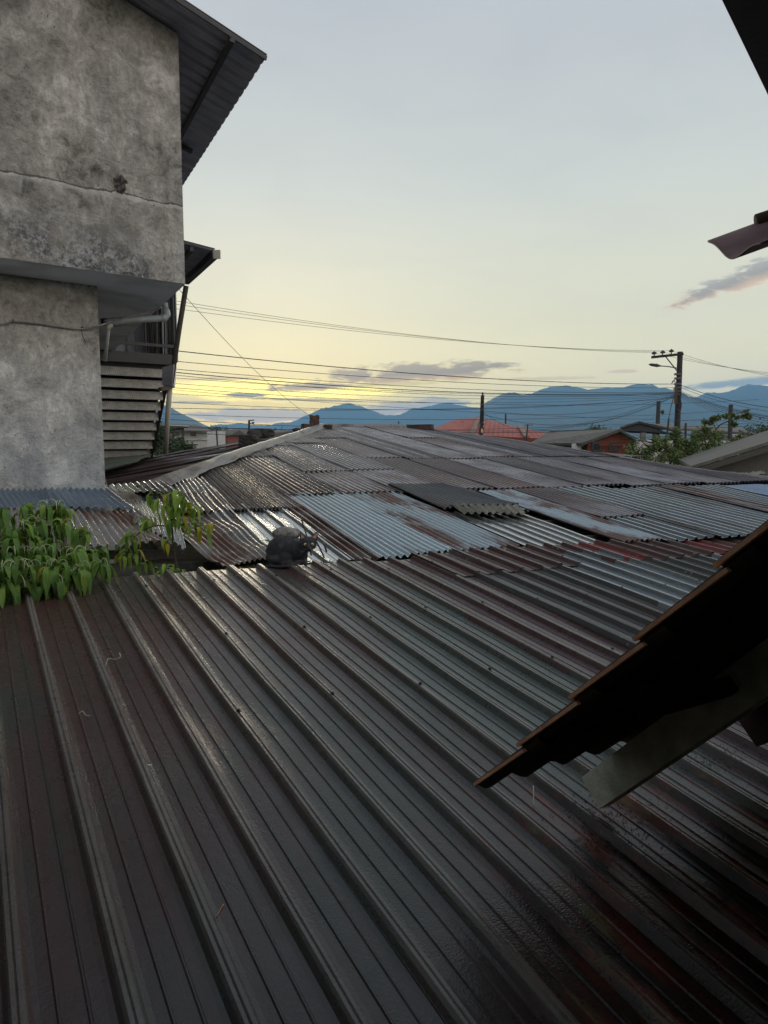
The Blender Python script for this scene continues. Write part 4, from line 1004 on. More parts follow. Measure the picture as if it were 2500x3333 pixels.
# the viewer's own balcony wall and flat canopy, plus an unseen shading slab
cn = thing('viewer_house', 'dark flat canopy edge of the viewing house, cutting the top right corner', 'building', V((0.4, -0.8, GROUND)))
a_ = ray(2350, 0); ca = a_ * (1.2 / a_.z); b_ = ray(2500, 310); cb = b_ * (1.2 / b_.z)
dd = (cb - ca).normalized(); nn = V((dd.y, -dd.x, 0))
MB().poly([ca - dd * 4.0, cb + dd * 1.2, cb + dd * 1.2 + nn * 3.0, ca - dd * 4.0 + nn * 3.0], V((0, 0, 0.05))).obj('canopy', M['black'], cn)
MB().box(V((-6, -0.75, GROUND)), V((8.2, 0, 0)), V((0, -0.2, 0)), V((0, 0, -GROUND + 0.9))).obj('wall', M['dirty_wall'], cn)
MB().poly([V((-5, -0.9, 1.3)), V((0.95, -0.9, 1.3)), V((0.55, 1.35, 1.3)), V((-5, 1.35, 1.3))], V((0, 0, 0.06))).obj('eave', M['black'], cn)  # unseen slab added overhead to darken the near roof
MB().box(V((-6, -0.6, -1.75)), V((7.6, 0, 0)), V((0, 0.15, 0)), V((0, 0, 0.5))).obj('ledge', M['dirty_wall'], cn)

# red brown sheet tip poking in at the right
tp = thing('red_tile_overhang', 'curved red brown roof tile tip jutting in from the right edge below the dark canopy', 'roof tile', at(2520, 760, 3.0))
A_, B_, C_, D_ = at(2303, 789, 3.10), at(2720, 640, 2.85), at(2760, 715, 2.35), at(2345, 782, 2.75)
def tip():
    vs = []; fs = []; NU, NV = 24, 24
    A = at(2303, 789, 3.1); Bp = at(2760, 622, 3.1); w = (at(2500, 782, 2.6) - at(2500, 716, 3.1))
    ax = (Bp - A)
    for th in (0, 1):
        for j in range(NV + 1):
            for i in range(NU + 1):
                u_ = i / NU; v_ = j / NV
                # left end sweeps back towards the viewer side
                p = A + ax * (u_ + 0.40 * v_ * (1 - u_)) + w * v_ * 1.15
                h_ = -0.045 * math.sin(min(v_, 1) * math.pi * 1.05) + 0.012 * math.sin(v_ * math.pi * 3)
                vs.append(p + V((0, 0, h_ + th * 0.008)))
    m = NU + 1; S = (NV + 1) * m
    for j in range(NV):
        for i in range(NU):
            a = j * m + i; fs.append((a, a + m, a + m + 1, a + 1)); fs.append((S + a, S + a + 1, S + a + m + 1, S + a + m))
    for i in range(NU): fs.append((i, i + 1, S + i + 1, S + i)); a = NV * m + i; fs.append((a + 1, a, S + a, S + a + 1))
    for j in range(NV): a = j * m; fs.append((a + m, a, S + a, S + a + m))
    mesh_obj('tile', vs, fs, M['red_tile'], tp, smooth=True)
tip()
MB().tube([at(2463, 722, 3.08), at(2560, 690, 3.06), at(2800, 610, 3.0)], 0.032, 12).obj('ridge_tile', M['tile_under'], tp, smooth=True)
MB().beam(at(2560, 760, 2.9), at(2900, 640, 2.5), 0.06, 0.09).obj('rafter', M['rafter'], tp)

# ------------------------------------------------------------------ stones and bricks holding the roofing down
def lump(name, P, r, mat, label, cat='stone', seed=1, boxy=0.0, group=None, rot=0.0, amp=0.18):
    bm = bmesh.new()
    if boxy:
        bmesh.ops.create_cube(bm, size=2); bmesh.ops.subdivide_edges(bm, edges=bm.edges[:], cuts=5, use_grid_fill=True)
    else: bmesh.ops.create_icosphere(bm, subdivisions=4, radius=1)
    Mr = Matrix.Rotation(rot, 3, 'Z')
    for v in bm.verts:
        if boxy: v.co = v.co * 0.9 + v.co.normalized() * 0.12
        k = 1 + amp * noise.noise(v.co * 1.3 + V((seed, 0, 0))) + amp * 0.4 * noise.noise(v.co * 4.5 + V((seed, 3, 0)))
        v.co = Mr @ V((v.co.x * r[0] * k, v.co.y * r[1] * k, v.co.z * r[2] * k)) + V((0, 0, r[2] * 0.85))
    me = bpy.data.meshes.new(name); bm.to_mesh(me); bm.free(); me.materials.append(mat)
    for p_ in me.polygons: p_.use_smooth = not boxy
    o = bpy.data.objects.new(name, me); link(o); o.matrix_basis = Matrix.Translation(P)
    return tag(o, label, cat, group)
RZ = R(-24)
def onR(u, v, h=0.09): return hit(u, v, OR + nR * h, nR)
def onL(u, v, h=0.05): return hit(u, v, OL + nL * h, nL)
lump('brick', at(1008, 1399, 19.2), (0.20, 0.12, 0.085), M['brick_old'], 'lying dark brick on the peak of the rusty hip roof, below the upright one', 'brick', 2, 1, rot=0.4)
lump('brick', at(1024, 1387, 19.3), (0.11, 0.11, 0.15), M['brick_old'], 'upright broken dark brick on top of the peak of the rusty hip roof', 'brick', 5, 1, rot=0.2, amp=0.4)
lump('brick', at(1067, 1400, 19.0), (0.105, 0.09, 0.075), M['brick_old'], 'small dark brick on bent flashing just right of the roof peak', 'brick', 7, 1, rot=-0.2, amp=0.3)
lump('brick', at(1345, 1394, 20.3), (0.17, 0.10, 0.055), M['brick_old'], 'flat thin brick on the far ridge, left of the stack of bricks', 'brick', 9, 1, rot=-0.4)
lump('brick_pair', at(1382, 1402, 20.1), (0.24, 0.12, 0.095), M['brick_old'], 'two stacked sooty bricks on the far ridge in front of the red tiled roof', 'brick', 11, 1, rot=-0.4, amp=0.1)
lump('stone', onL(829, 1430), (0.20, 0.15, 0.14), M['stone'], 'rounded dark stone on the far left roof slope, left of a flat one', seed=3, amp=0.3)
lump('stone', onL(859, 1424), (0.24, 0.16, 0.12), M['stone'], 'flat topped dark stone on the far left roof slope', seed=8, amp=0.3, boxy=1)
lump('stone', onL(811, 1450), (0.19, 0.15, 0.12), M['stone'], 'mossy dark block at the left edge of the hip flashing', 'stone', 4, 1, amp=0.3)
lump('stone', onL(966, 1404), (0.13, 0.10, 0.05), M['stone'], 'small low dark stone left of the roof peak', 'stone', 14, amp=0.3)

# ------------------------------------------------------------------ cat
def px_b(u, v): return F_hit(u, v)
ca_, cb_ = px_b(947, 1843)
CB = Fp(ca_, cb_, 0.012)
ZS = 1.0 / 1790
cr_ = (ray(947, 1843)); vx = V((1, 0, 0)); vyy = V((cr_.x, cr_.y, 0)).normalized(); vx = V((vyy.y, -vyy.x, 0))
def K(x, z, y=0.0): return CB + vx * ((x - 700) * ZS) + V((0, 0, (900 - z) * ZS)) + vyy * y
def balls_to_mesh(parts, extra, voxel, smooth_it):
    bm = bmesh.new()
    for (c, r, rot) in parts:
        m = bmesh.ops.create_icosphere(bm, subdivisions=3, radius=1)
        Mr = Matrix.Rotation(R(rot), 3, vyy)
        for v in m['verts']:
            l = vx * (v.co.x * r[0]) + V((0, 0, v.co.z * r[2])) + vyy * (v.co.y * r[1])
            v.co = c + Mr @ l
    for (vs, fs) in extra:
        vv = [bm.verts.new(p) for p in vs]
        for f in fs: bm.faces.new([vv[i] for i in f])
    me = bpy.data.meshes.new('tmp'); bm.to_mesh(me); bm.free()
    o = bpy.data.objects.new('tmp', me); COL.objects.link(o)
    md = o.modifiers.new('r', 'REMESH'); md.mode = 'VOXEL'; md.voxel_size = voxel
    ms = o.modifiers.new('s', 'SMOOTH'); ms.iterations = smooth_it; ms.factor = 0.5
    dg = bpy.context.evaluated_depsgraph_get(); me2 = bpy.data.meshes.new_from_object(o.evaluated_get(dg))
    bpy.data.objects.remove(o); bpy.data.meshes.remove(me); return me2
def fur_mat():
    m, t, b = mat_new('tortoiseshell fur'); v = t.n('ShaderNodeTexCoord').outputs['Object']
    n1 = t.noise(v, 11, 5, 0.65, 0.5); n2 = t.noise(v, 60, 4, 0.7)
    col = t.ramp(t.math('ADD', t.math('MULTIPLY', n1, 0.75), t.math('MULTIPLY', n2, 0.25)), [(0.38, (0.012, 0.013, 0.016, 1)), (0.50, (0.026, 0.027, 0.032, 1)), (0.60, (0.055, 0.050, 0.05, 1)), (0.70, (0.16, 0.125, 0.10, 1))])
    t.put(b.inputs['Base Color'], col); b.inputs['Roughness'].default_value = 0.75
    b.inputs['Sheen Weight'].default_value = 0.12; b.inputs['Sheen Roughness'].default_value = 0.4
    bump(t, b, t.math('ADD', n2, t.noise(v, 180, 2)), 0.6, 0.004); return m
M['fur'] = fur_mat()
M['ear_in'] = simple('inner ear', (0.42, 0.22, 0.15), (0.30, 0.17, 0.12), 0.8, 30, bmp=0)
M['eye'] = simple('yellow green eye', (0.62, 0.58, 0.26), (0.5, 0.5, 0.22), 0.12, 20, bmp=0)
M['pupil'] = simple('pupil', (0.004, 0.004, 0.004), None, 0.1, 3, bmp=0)
s_ = ZS
E_ = lambda x, z, y, rx, rz, ry, rot=0: (K(x, z, y), (rx * s_, ry, rz * s_), rot)
parts = [E_(560, 705, 0.02, 218, 228, 0.088), E_(480, 780, 0.02, 138, 125, 0.085), E_(650, 660, 0.02, 150, 192, 0.08, -12), E_(750, 700, 0.01, 130, 165, 0.072), E_(500, 800, 0.0, 148, 100, 0.085), E_(680, 640, 0.03, 125, 135, 0.07), E_(650, 760, 0.01, 160, 130, 0.075),
         E_(790, 690, 0.02, 115, 140, 0.060, 15), E_(865, 720, -0.005, 82, 120, 0.052), E_(880, 640, -0.01, 82, 88, 0.050), E_(910, 610, -0.02, 75, 75, 0.048),
         E_(957, 572, -0.045, 120, 98, 0.053), E_(957, 600, -0.055, 104, 80, 0.050), E_(908, 612, -0.055, 60, 54, 0.040), E_(1008, 612, -0.055, 58, 52, 0.040), E_(960, 643, -0.090, 48, 36, 0.026), E_(957, 612, -0.090, 30, 34, 0.024), E_(958, 672, -0.075, 32, 20, 0.02),
         E_(590, 840, 0.0, 200, 72, 0.085), E_(640, 850, -0.065, 95, 52, 0.035), E_(600, 790, -0.055, 105, 105, 0.035, 10), E_(720, 868, -0.075, 105, 26, 0.022),
         E_(830, 850, -0.05, 90, 38, 0.024, 4), E_(905, 845, -0.055, 38, 42, 0.024), E_(900, 775, -0.03, 42, 75, 0.026, 6), E_(845, 800, 0.02, 60, 90, 0.03), E_(915, 868, -0.065, 30, 24, 0.022),
         E_(440, 880, -0.03, 70, 38, 0.045)]
for i in range(14):
    t = i / 13; parts.append(E_(400 + 330 * t, 893 - 6 * math.sin(t * 3), -0.075 - 0.03 * math.sin(t * 3), 30, 23 - 6 * t, 0.014))
def ear(bx0, bx1, bz0, bz1, tx, tz, y):
    p = [K(bx0, bz0, y - 0.006), K(bx1, bz1, y - 0.006), K(tx, tz, y + 0.012), K(bx0, bz0 + 25, y + 0.026), K(bx1, bz1 + 25, y + 0.026), K((bx0 + bx1) / 2, (bz0 + bz1) / 2 + 40, y - 0.016)]
    q = [K(tx * .7 + bx0 * .3 - 6, tz * .7 + bz0 * .3, y + 0.006)]
    return (p, [(0, 5, 2), (5, 1, 2), (1, 4, 2), (4, 3, 2), (3, 0, 2), (0, 3, 4, 1, 5)])
ears = [ear(832, 928, 528, 480, 838, 388, -0.035), ear(990, 1084, 482, 532, 1094, 392, -0.035)]
cme = balls_to_mesh(parts, ears, 0.0034, 9)
cme.name = 'cat_body'; cme.materials.clear(); cme.materials.append(M['fur'])
for p_ in cme.polygons: p_.use_smooth = True
cat = bpy.data.objects.new('cat', None); COL.objects.link(cat); cat.matrix_basis = Matrix.Translation(CB)
tag(cat, 'dark grey cat crouching on the ribbed roof edge, looking at the viewer', 'cat')
cme.transform(Matrix.Translation(-CB)); cbod = bpy.data.objects.new('body', cme); link(cbod, cat)
# short fur all over
rs = random.Random(3); fv = []; ff = []; fn = []
polys = [p for p in cme.polygons]; areas = [p.area for p in polys]
for p in rs.choices(polys, weights=areas, k=15000):
    c = V(p.center) ; n = V(p.normal)
    if (c + CB - K(957, 590, -0.07)).length < 0.055: ln = 0.003
    else: ln = 0.009
    flow = (vx * -0.8 + V((0, 0, -0.35)) + V((rs.uniform(-.4, .4), rs.uniform(-.4, .4), rs.uniform(-.4, .4))))
    d_ = (n * 0.55 + (flow - n * flow.dot(n)) * 0.8).normalized() * ln * rs.uniform(0.6, 1.3)
    sd = d_.cross(n).normalized() * 0.0009; k = len(fv)
    fv += [c - sd - n * 0.001, c + sd - n * 0.001, c + d_]; ff.append((k, k + 1, k + 2))
fm = bpy.data.meshes.new('fur'); fm.from_pydata(fv, [], ff); fm.materials.append(M['fur']); link(bpy.data.objects.new('fur', fm), cat)
def ball(P, r, mat, name, parent, sq=(1, 1, 1)):
    bm = bmesh.new(); bmesh.ops.create_uvsphere(bm, u_segments=16, v_segments=10, radius=r)
    for v in bm.verts: v.co = vx * v.co.x * sq[0] + vyy * v.co.y * sq[1] + V((0, 0, v.co.z * sq[2]))
    me = bpy.data.meshes.new(name); bm.to_mesh(me); bm.free(); me.materials.append(mat)
    for p_ in me.polygons: p_.use_smooth = True
    o = bpy.data.objects.new(name, me); link(o, parent); o.matrix_basis = PW(parent).inverted() @ Matrix.Translation(P); return o
for ex in (909, 1006):
    e_ = ball(K(ex, 578, -0.0925), 0.0128, M['eye'], 'eye', cat, (1.0, 0.55, 0.92))
    ball(K(ex + 1, 579, -0.0995), 0.0048, M['pupil'], 'pupil', e_, (0.75, 0.4, 1.1))
ball(K(960, 636, -0.1150), 0.0075, M['pupil'], 'nose', cat, (1.1, 0.5, 0.7))
mo = MB(); mo.tube([K(943, 660, -0.109), K(952, 656, -0.112), K(960, 650, -0.115), K(968, 656, -0.112), K(978, 660, -0.109)], 0.0012, 5); mo.obj('mouth', M['pupil'], cat)
for (a, b_, c_, d__) in (((852, 508), (904, 484), (846, 420), -0.0465), ((1010, 486), (1064, 512), (1082, 424), -0.0465)):
    MB().add([K(a[0], a[1], -0.052), K(b_[0], b_[1], -0.056), K(c_[0], c_[1], -0.036)], [(0, 1, 2)]).obj('inner_ear', M['ear_in'], cat)
wh = MB()
for s__ in (-1, 1):
    for k in range(4):
        p = K(958 + s__ * 32, 646 + k * 5, -0.105); wh.tube([p, p + vx * s__ * 0.035 + V((0, 0, 0.006 - k * 0.006)), p + vx * s__ * 0.065 + V((0, 0, 0.002 - k * 0.013))], 0.00022, 3, False)
wh.obj('whiskers', M['catkin'], cat)
# stone and rusty rods behind the cat
def KK(x, z, y): return K(x, z, y)
rk = lump('stone', K(640, 560, 0.17), (0.122, 0.08, 0.055), M['rock_grey'], 'oval speckled grey stone just behind the back of the cat', seed=6, amp=0.1)
def rod(name, pts, r, label): 
    o = MB().tube(pts, r, 7).obj(name, M['black'], smooth=True); return tag(o, label, 'rod')
rod('rusty_rod', [K(860, 250, 0.2), K(880, 310, 0.2), K(925, 470, 0.18), K(990, 700, 0.12), K(1000, 800, 0.1)], 0.0062, 'tall bent black rod sticking up behind the ears of the cat')
rod('rusty_rod', [K(1000, 460, 0.2), K(1070, 580, 0.16), K(1130, 690, 0.1), K(1190, 815, 0.03)], 0.0072, 'black rod slanting down to the right of the head of the cat')
rod('rusty_rod', [K(1195, 620, 0.12), K(1210, 680, 0.12), K(1230, 750, 0.1)], 0.0080, 'short black rod stub, rightmost of those beside the cat')
rod('rusty_rod', [K(975, 690, 0.08), K(990, 740, 0.08), K(1000, 790, 0.08)], 0.006, 'short black rod just under the chin of the cat')
# moss clumps along the joint
ms = MB()
for k in range(420):
    b_ = random.choice([random.uniform(0.62, 0.95), random.uniform(0.62, 0.95), random.uniform(1.2, 1.75), random.uniform(-0.9, 1.9)])
    p = Fp(random.uniform(-0.01, 0.07), b_, -0.03 + random.uniform(0, 0.03)); r_ = random.uniform(0.004, 0.013)
    a = random.uniform(0, 6.28)
    ms.add([p + V((math.cos(a + j * 1.57) * r_, math.sin(a + j * 1.57) * r_, random.uniform(0, .004))) for j in range(4)] + [p + V((0, 0, r_ * 1.1))], [(0, 1, 4), (1, 2, 4), (2, 3, 4), (3, 0, 4)])
tag(ms.obj('moss', M['moss']), 'low green brown moss growing along the top edge of the ribbed roof', 'moss', kind='stuff')
gs = MB()
for k in range(16):
    p = K(390 + random.uniform(-12, 12), 600 + random.uniform(-6, 10), 0.15); a = random.uniform(-1, 1)
    gs.tube([p, p + vx * (-0.02 * (a + 1.2)) + V((0, 0, 0.02)), p + vx * (-0.055 * (a + 1.2)) + V((0, 0, 0.012))], [0.0022, 0.0018, 0.0004], 3, False)
tag(gs.obj('grass_tuft', M['leaf_light']), 'small yellow green grass tuft beside the stone left of the cat', 'grass')

# ------------------------------------------------------------------ plants with drooping leaves
def leaf(mb, P, out, L, Wd, droop=1.0, rng=random):
    """one pointed leaf, folded along the midrib, arching out then hanging down"""
    out = V((out.x, out.y, 0)).normalized(); side = V((-out.y, out.x, 0)); N = 7
    tw = rng.uniform(-0.35, 0.35); k = len(mb.v); pos = V(P); ang = R(30) * rng.uniform(0.0, 1.0)
    for i in range(N + 1):
        t = i / N
        wv = Wd * (math.sin(math.pi * min(1, t * 0.93 + 0.07)) ** 0.8) * (1 - t ** 4)
        if i == N: wv = 0.0005
        d_ = out * math.cos(ang) + V((0, 0, math.sin(ang)))
        nn_ = out * -math.sin(ang) + V((0, 0, math.cos(ang)))
        sd = side * math.cos(tw) + nn_ * math.sin(tw); n2 = nn_ * math.cos(tw) - side * math.sin(tw)
        mb.v += [pos - sd * wv + n2 * wv * 0.35, pos.copy(), pos + sd * wv + n2 * wv * 0.35]
        pos = pos + d_ * (L / N); ang -= R(122 / N) * droop * (2.7 if i < 2 else 0.15)
    for i in range(N):
        a = k + i * 3; mb.f += [(a, a + 1, a + 4, a + 3), (a + 1, a + 2, a + 5, a + 4)]
def catkin(mb, P, out, L):
    out = V((out.x, out.y, 0)).normalized(); pts = []; pos = V(P); ang = R(82)
    for i in range(9):
        pts.append(pos.copy()); pos = pos + (out * math.cos(ang) + V((0, 0, math.sin(ang)))) * L / 9; ang -= R(27)
    mb.tube(pts, [0.0021] * 8 + [0.001], 5)
def plant(name, label, root, clusters, seed, leafL, Y0, nl=(6, 10), cat_p=0.7, yellow=0.0, light=0.35, spine=None):
    rng = random.Random(seed)
    th = thing(name, label, 'plant', root)
    g1_, g2_, ye, stm = MB(), MB(), MB(), MB(); cks = []
    for (u, v, y, sc) in clusters:
        P = at(u, v, y)
        for k in range(rng.randint(*nl)):
            a = rng.uniform(0, 2 * math.pi); o_ = V((math.cos(a), math.sin(a), 0))
            mbx = ye if rng.random() < yellow else (g2_ if rng.random() < light else g1_)
            leaf(mbx, P + o_ * 0.008 + V((0, 0, rng.uniform(-0.05, 0.015))) * sc, o_, leafL * sc * rng.uniform(0.5, 1.15), leafL * sc * 0.095 * rng.uniform(0.8, 1.15), rng.uniform(0.8, 1.15), rng)
        for k in range(rng.randint(2, 5) if rng.random() < cat_p else 0):
            a = rng.uniform(0, 2 * math.pi); ck = MB(); cks.append(ck); catkin(ck, P + V((0, 0, -0.005)), V((math.cos(a), math.sin(a), 0)), leafL * 0.8 * sc * rng.uniform(0.7, 1.1))
        if spine:
            q_ = min(spine, key=lambda s: (s - P).length + max(0, s.z - P.z) * 2)
            stm.tube(sag_line([q_, q_.lerp(P, 0.5) + V((0, 0, 0.015)), P], 4), 0.0028, 5); continue
        mid = V(root).lerp(P, 0.55) + V((rng.uniform(-.04, .04), rng.uniform(-.04, .04), -0.05))
        stm.tube(sag_line([V(root), mid, P - V((0, 0, 0.0))], 5), 0.0045, 5)
    if spine: stm.tube(spine, [0.008 - 0.004 * i / len(spine) for i in range(len(spine))], 6)
    stm.obj('stem', M['leafpipe'], th, smooth=True)
    g1_.obj('foliage', M['leaf'], th, smooth=True); g2_.obj('young_foliage', M['leaf_light'], th, smooth=True)
    if ye.v: ye.obj('yellow_leaves', M['leaf_yellow'], th, smooth=True)
    for ck in cks[:95]: ck.obj('flower_spike', M['catkin'], th, smooth=True)
    return th
rng = random.Random(11)
bush = []
for (u, v) in [(-40, 1660), (15, 1672), (70, 1664), (105, 1650), (150, 1650), (185, 1655), (212, 1664), (30, 1720), (75, 1712), (120, 1700), (165, 1700), (205, 1712), (245, 1735), (275, 1730),
               (-10, 1790), (40, 1800), (70, 1795), (125, 1800), (160, 1790), (210, 1815), (245, 1805), (285, 1800), (315, 1800), (330, 1840), (10, 1850), (55, 1850), (90, 1845), (130, 1880), (165, 1850), (195, 1840), (0, 1895), (30, 1880), (60, 1900), (130, 1905), (165, 1895), (205, 1880), (-30, 1905), (240, 1870), (260, 1850), (225, 1858), (-60, 1740), (-70, 1840), (90, 1750), (140, 1750), (180, 1765), (50, 1760)]:
    yy = 5.35 - (v - 1650) / 240 * 0.52 + rng.uniform(-0.08, 0.08) + max(0, u) * 0.0006
    if v > 1835: yy = 4.36 + max(0, u) * 0.0011 + rng.uniform(-.05, .05)
    bush.append((u + rng.uniform(-6, 6), v - 6, yy, rng.uniform(0.85, 1.12)))
plant('leafy_bush', 'big green bush with drooping pointed leaves and pale flower spikes at the left roof edge', at(140, 2010, 5.4) + V((0, 0, -0.2)), bush, 5, 0.235, 5, nl=(8, 12), cat_p=0.5, yellow=0.02, light=0.25)
sm = [(505, 1612, 1), (545, 1606, 1), (575, 1604, 1.05), (605, 1612, 1.05), (622, 1640, .9), (560, 1634, 1), (590, 1635, 1), (530, 1630, .9), (555, 1690, .95), (590, 1690, .95), (487, 1680, .9), (470, 1690, .9), (638, 1705, .9), (655, 1712, .9), (640, 1660, .8),
      (440, 1735, .9), (432, 1742, .8), (545, 1760, .75), (415, 1795, .85), (435, 1800, .8), (397, 1800, .8), (468, 1820, .85), (440, 1790, .7)]
plant('leafy_sapling', 'slender sapling with light green hanging leaves, some yellow, right of the big bush', at(582, 1880, 5.6), [(u, v, 5.55 + rng.uniform(-.08, .08), s__ * 1.1) for (u, v, s__) in sm], 8, 0.205, 5.5, nl=(4, 6), cat_p=0.0, yellow=0.14, light=0.6, spine=sag_line([at(582, 1880, 5.6), at(566, 1790, 5.6), at(562, 1740, 5.55), at(556, 1650, 5.55), at(552, 1610, 5.55)], 4) + sag_line([at(562, 1715, 5.55), at(500, 1712, 5.55), at(440, 1745, 5.55), at(430, 1790, 5.55)], 3))
plant('leafy_seedling', 'low fresh green plant in the gap under the slender sapling', at(545, 1905, 5.5) + V((0, 0, -0.1)), [(u, v, 5.42, .9) for (u, v) in [(515, 1850), (540, 1842), (565, 1845), (590, 1852), (530, 1862), (560, 1860)]], 21, 0.15, 5.4, nl=(6, 8), cat_p=0.0, light=0.7)
yl = MB(); P_ = at(688, 1705, 5.5); leaf(yl, P_, V((1, 0, 0)), 0.11, 0.016); leaf(yl, P_, V((-.5, -.6, 0)), 0.12, 0.016); leaf(yl, P_, V((.2, -.9, 0)), 0.12, 0.016)
yl.tube([P_, at(650, 1712, 5.5)], 0.002, 4); tag(yl.obj('yellow_leaf_cluster', M['leaf_yellow'], None, smooth=True), 'bright yellow leaves hanging at the right tip of the slender sapling', 'leaves')

# ------------------------------------------------------------------ litter on the ribbed roof
def litter_wire(name, pts, r, mat, label, cat):
    return tag(MB().tube(sag_line(pts, 5), r, 5).obj(name, mat, smooth=True), label, cat)
def Fw(u, v, h=0.01): a, b = F_hit(u, v); return Fp(a, b, h + (0.0))
litter_wire('wire_scrap', [Fw(345, 2196, .05), Fw(352, 2180, .06), Fw(372, 2176, .05), Fw(392, 2168, .05), Fw(388, 2154, .05)], 0.0016, M['rafter'], 'curled scrap of thin wire lying on the ribs at the left', 'wire')
litter_wire('wire_scrap', [Fw(255, 2345, .03), Fw(268, 2342, .04), Fw(280, 2349, .03), Fw(294, 2350, .03)], 0.0016, M['rafter'], 'short wavy scrap of wire on the ribbed roof', 'wire')
litter_wire('twig', [Fw(704, 2996, .012), Fw(727, 2955, .012)], 0.0014, M['tile_edge'], 'short straight twig on the ribbed roof near the bottom', 'twig')
litter_wire('twig', [Fw(1737, 2637, .012), Fw(1731, 2595, .05)], 0.0020, M['frame_white'], 'pale twig standing on the roof below the tiled eave', 'twig')
litter_wire('dry_twig', [at(170, 1965, 4.62), at(190, 1990, 4.6), at(200, 2020, 4.55), at(205, 2050, 4.5)], 0.003, M['tile_edge'], 'dry brown twig hanging below the leafy bush onto the roof', 'twig')
lt = MB()
for k in range(1500):
    u = random.gauss(2000, 90); v = 2690 + (u - 2000) * 0.1 + random.gauss(0, 60)
    if random.random() < 0.4: u = random.gauss(2330, 90); v = 2480 + random.gauss(0, 30)
    a, b = F_hit(u, v); p = Fp(a, b, 0.004); r_ = random.uniform(0.0012, 0.0042); an = random.uniform(0, 6)
    fr = (b - PH) / PIT; fr = (fr - math.floor(fr)) * PIT
    p = p + nF * (0.035 if fr < 0.02 or fr > 0.226 else 0.003)
    lt.add([p + rF * math.cos(an) * r_ + eF * math.sin(an) * r_, p + rF * math.cos(an + 2) * r_ + eF * math.sin(an + 2) * r_, p + rF * math.cos(an + 4) * r_ + eF * math.sin(an + 4) * r_, p + nF * r_ * 0.8], [(0, 1, 3), (1, 2, 3), (2, 0, 3)])
tag(lt.obj('leaf_litter', M['deck']), 'black crumbs of leaf litter on the roof under the tiled eave', 'litter', kind='stuff')

# ------------------------------------------------------------------ town behind
def zat(v, Y, u=1250): return at(u, v, Y).z
def win(parent, u0, v0, u1, v1, Y, fr=M['frame_white'], shut=False, slope=0.0):
    a, b = at(u0, v1, Y), at(u1, v1, Y + slope); t_ = at(u0, v0, Y).z
    a2 = V((b.x - a.x, b.y - a.y, 0))
    w_ = MB().box(a + V((0, -0.03, 0)), a2, V((0, 0.05, 0)), V((0, 0, t_ - a.z))).obj('window', fr, parent)
    n_ = a2.normalized()
    MB().box(a + V((0, -0.05, 0.06)) + n_ * 0.06, a2 - n_ * 0.12, V((0, 0.04, 0)), V((0, 0, t_ - a.z - 0.12))).obj('pane', M['window'], w_)
    return w_
# white two storey house
hw = thing('white_house', 'white two storey house with a shallow grey roof, seen past the white downpipe', 'house', V((at(610, 1420, 60).x, 60, GROUND)))
a, b = at(530, 1402, 60), at(673, 1405, 60)
MB().box(V((a.x, 60, GROUND)), V((b.x - a.x, 0, 0)), V((0, 7, 0)), V((0, 0, a.z - GROUND))).obj('wall', M['house_white'], hw)
e0, e1, r0, r1 = at(512, 1402, 59.2), at(690, 1405, 59.2), at(530, 1382, 63), at(640, 1384, 63)
MB().poly([e0, e1, r1, r0], V((0, 0, 0.08))).obj('roof', M['asbestos'], hw)
win(hw, 618, 1404, 642, 1423, 59.97); win(hw, 565, 1404, 590, 1421, 59.97); win(hw, 628, 1443, 648, 1452, 59.97)
MB().box(V((a.x, 59.85, at(600, 1432, 60).z)), V((b.x - a.x + .3, 0, 0)), V((0, .2, 0)), V((0, 0, .12))).obj('string_course', M['frame_white'], hw)
pc = thing('dark_porch', 'dark thin porch roof on posts in front of the white house', 'porch', V((at(560, 1420, 56).x, 56, GROUND)))
MB().poly([at(520, 1391, 55), at(612, 1394, 55), at(618, 1391, 58), at(525, 1387, 58)], V((0, 0, 0.12))).obj('roof', M['black'], pc)
for u in (563, 595): MB().beam(V((at(u, 1420, 55.5).x, 55.5, GROUND)), at(u, 1393, 55.5), 0.16, 0.16, (1, 0, 0)).obj('post', M['black'], pc)
MB().beam(at(530, 1402, 55.5), at(598, 1395, 55.5), 0.1, 0.2).obj('brace', M['black'], pc)
# red and pale houses further right
def blk(name, label, cat, u0, u1, vt, Y, dep, wm, rm=None, rv=0, wins=()):
    h = thing(name, label, cat, V((at((u0 + u1) / 2, 1420, Y).x, Y, GROUND)))
    a, b = at(u0, vt, Y), at(u1, vt, Y)
    MB().box(V((a.x, Y, GROUND)), V((b.x - a.x, 0, 0)), V((0, dep, 0)), V((0, 0, a.z - GROUND))).obj('wall', wm, h)
    if rm:
        w = b.x - a.x; zt = a.z; rz = at(u0, rv, Y + dep / 2).z
        MB().poly([V((a.x - .3, Y - .4, zt)), V((a.x - .3, Y + dep / 2, rz)), V((a.x - .3, Y + dep + .3, zt))], V((w + .6, 0, 0))).obj('roof', rm, h)
    for (p, q_, r__, s__) in wins: win(h, p, q_, r__, s__, Y - 0.02)
    return h
blk('red_house', 'low brick red house under a dark roof, right of the white house', 'house', 680, 741, 1418, 75, 9, M['house_red'], M['asbestos_dark'], 1400, [(690, 1424, 704, 1432)])
blk('small_white_shed', 'tiny pale lean-to between the white and the red house', 'shed', 660, 690, 1409, 68, 4, M['house_pale'], None)
blk('cream_house', 'cream house with a green screened top behind the rusty roof', 'house', 741, 815, 1412, 85, 9, M['house_pale'], M['asbestos_dark'], 1398, [(750, 1420, 765, 1428)])
blk('green_roofed_hall', 'long low hall with a pale green roof in the far left distance', 'building', 738, 830, 1404, 120, 9, M['green_screen'], M['green_screen'], 1395)
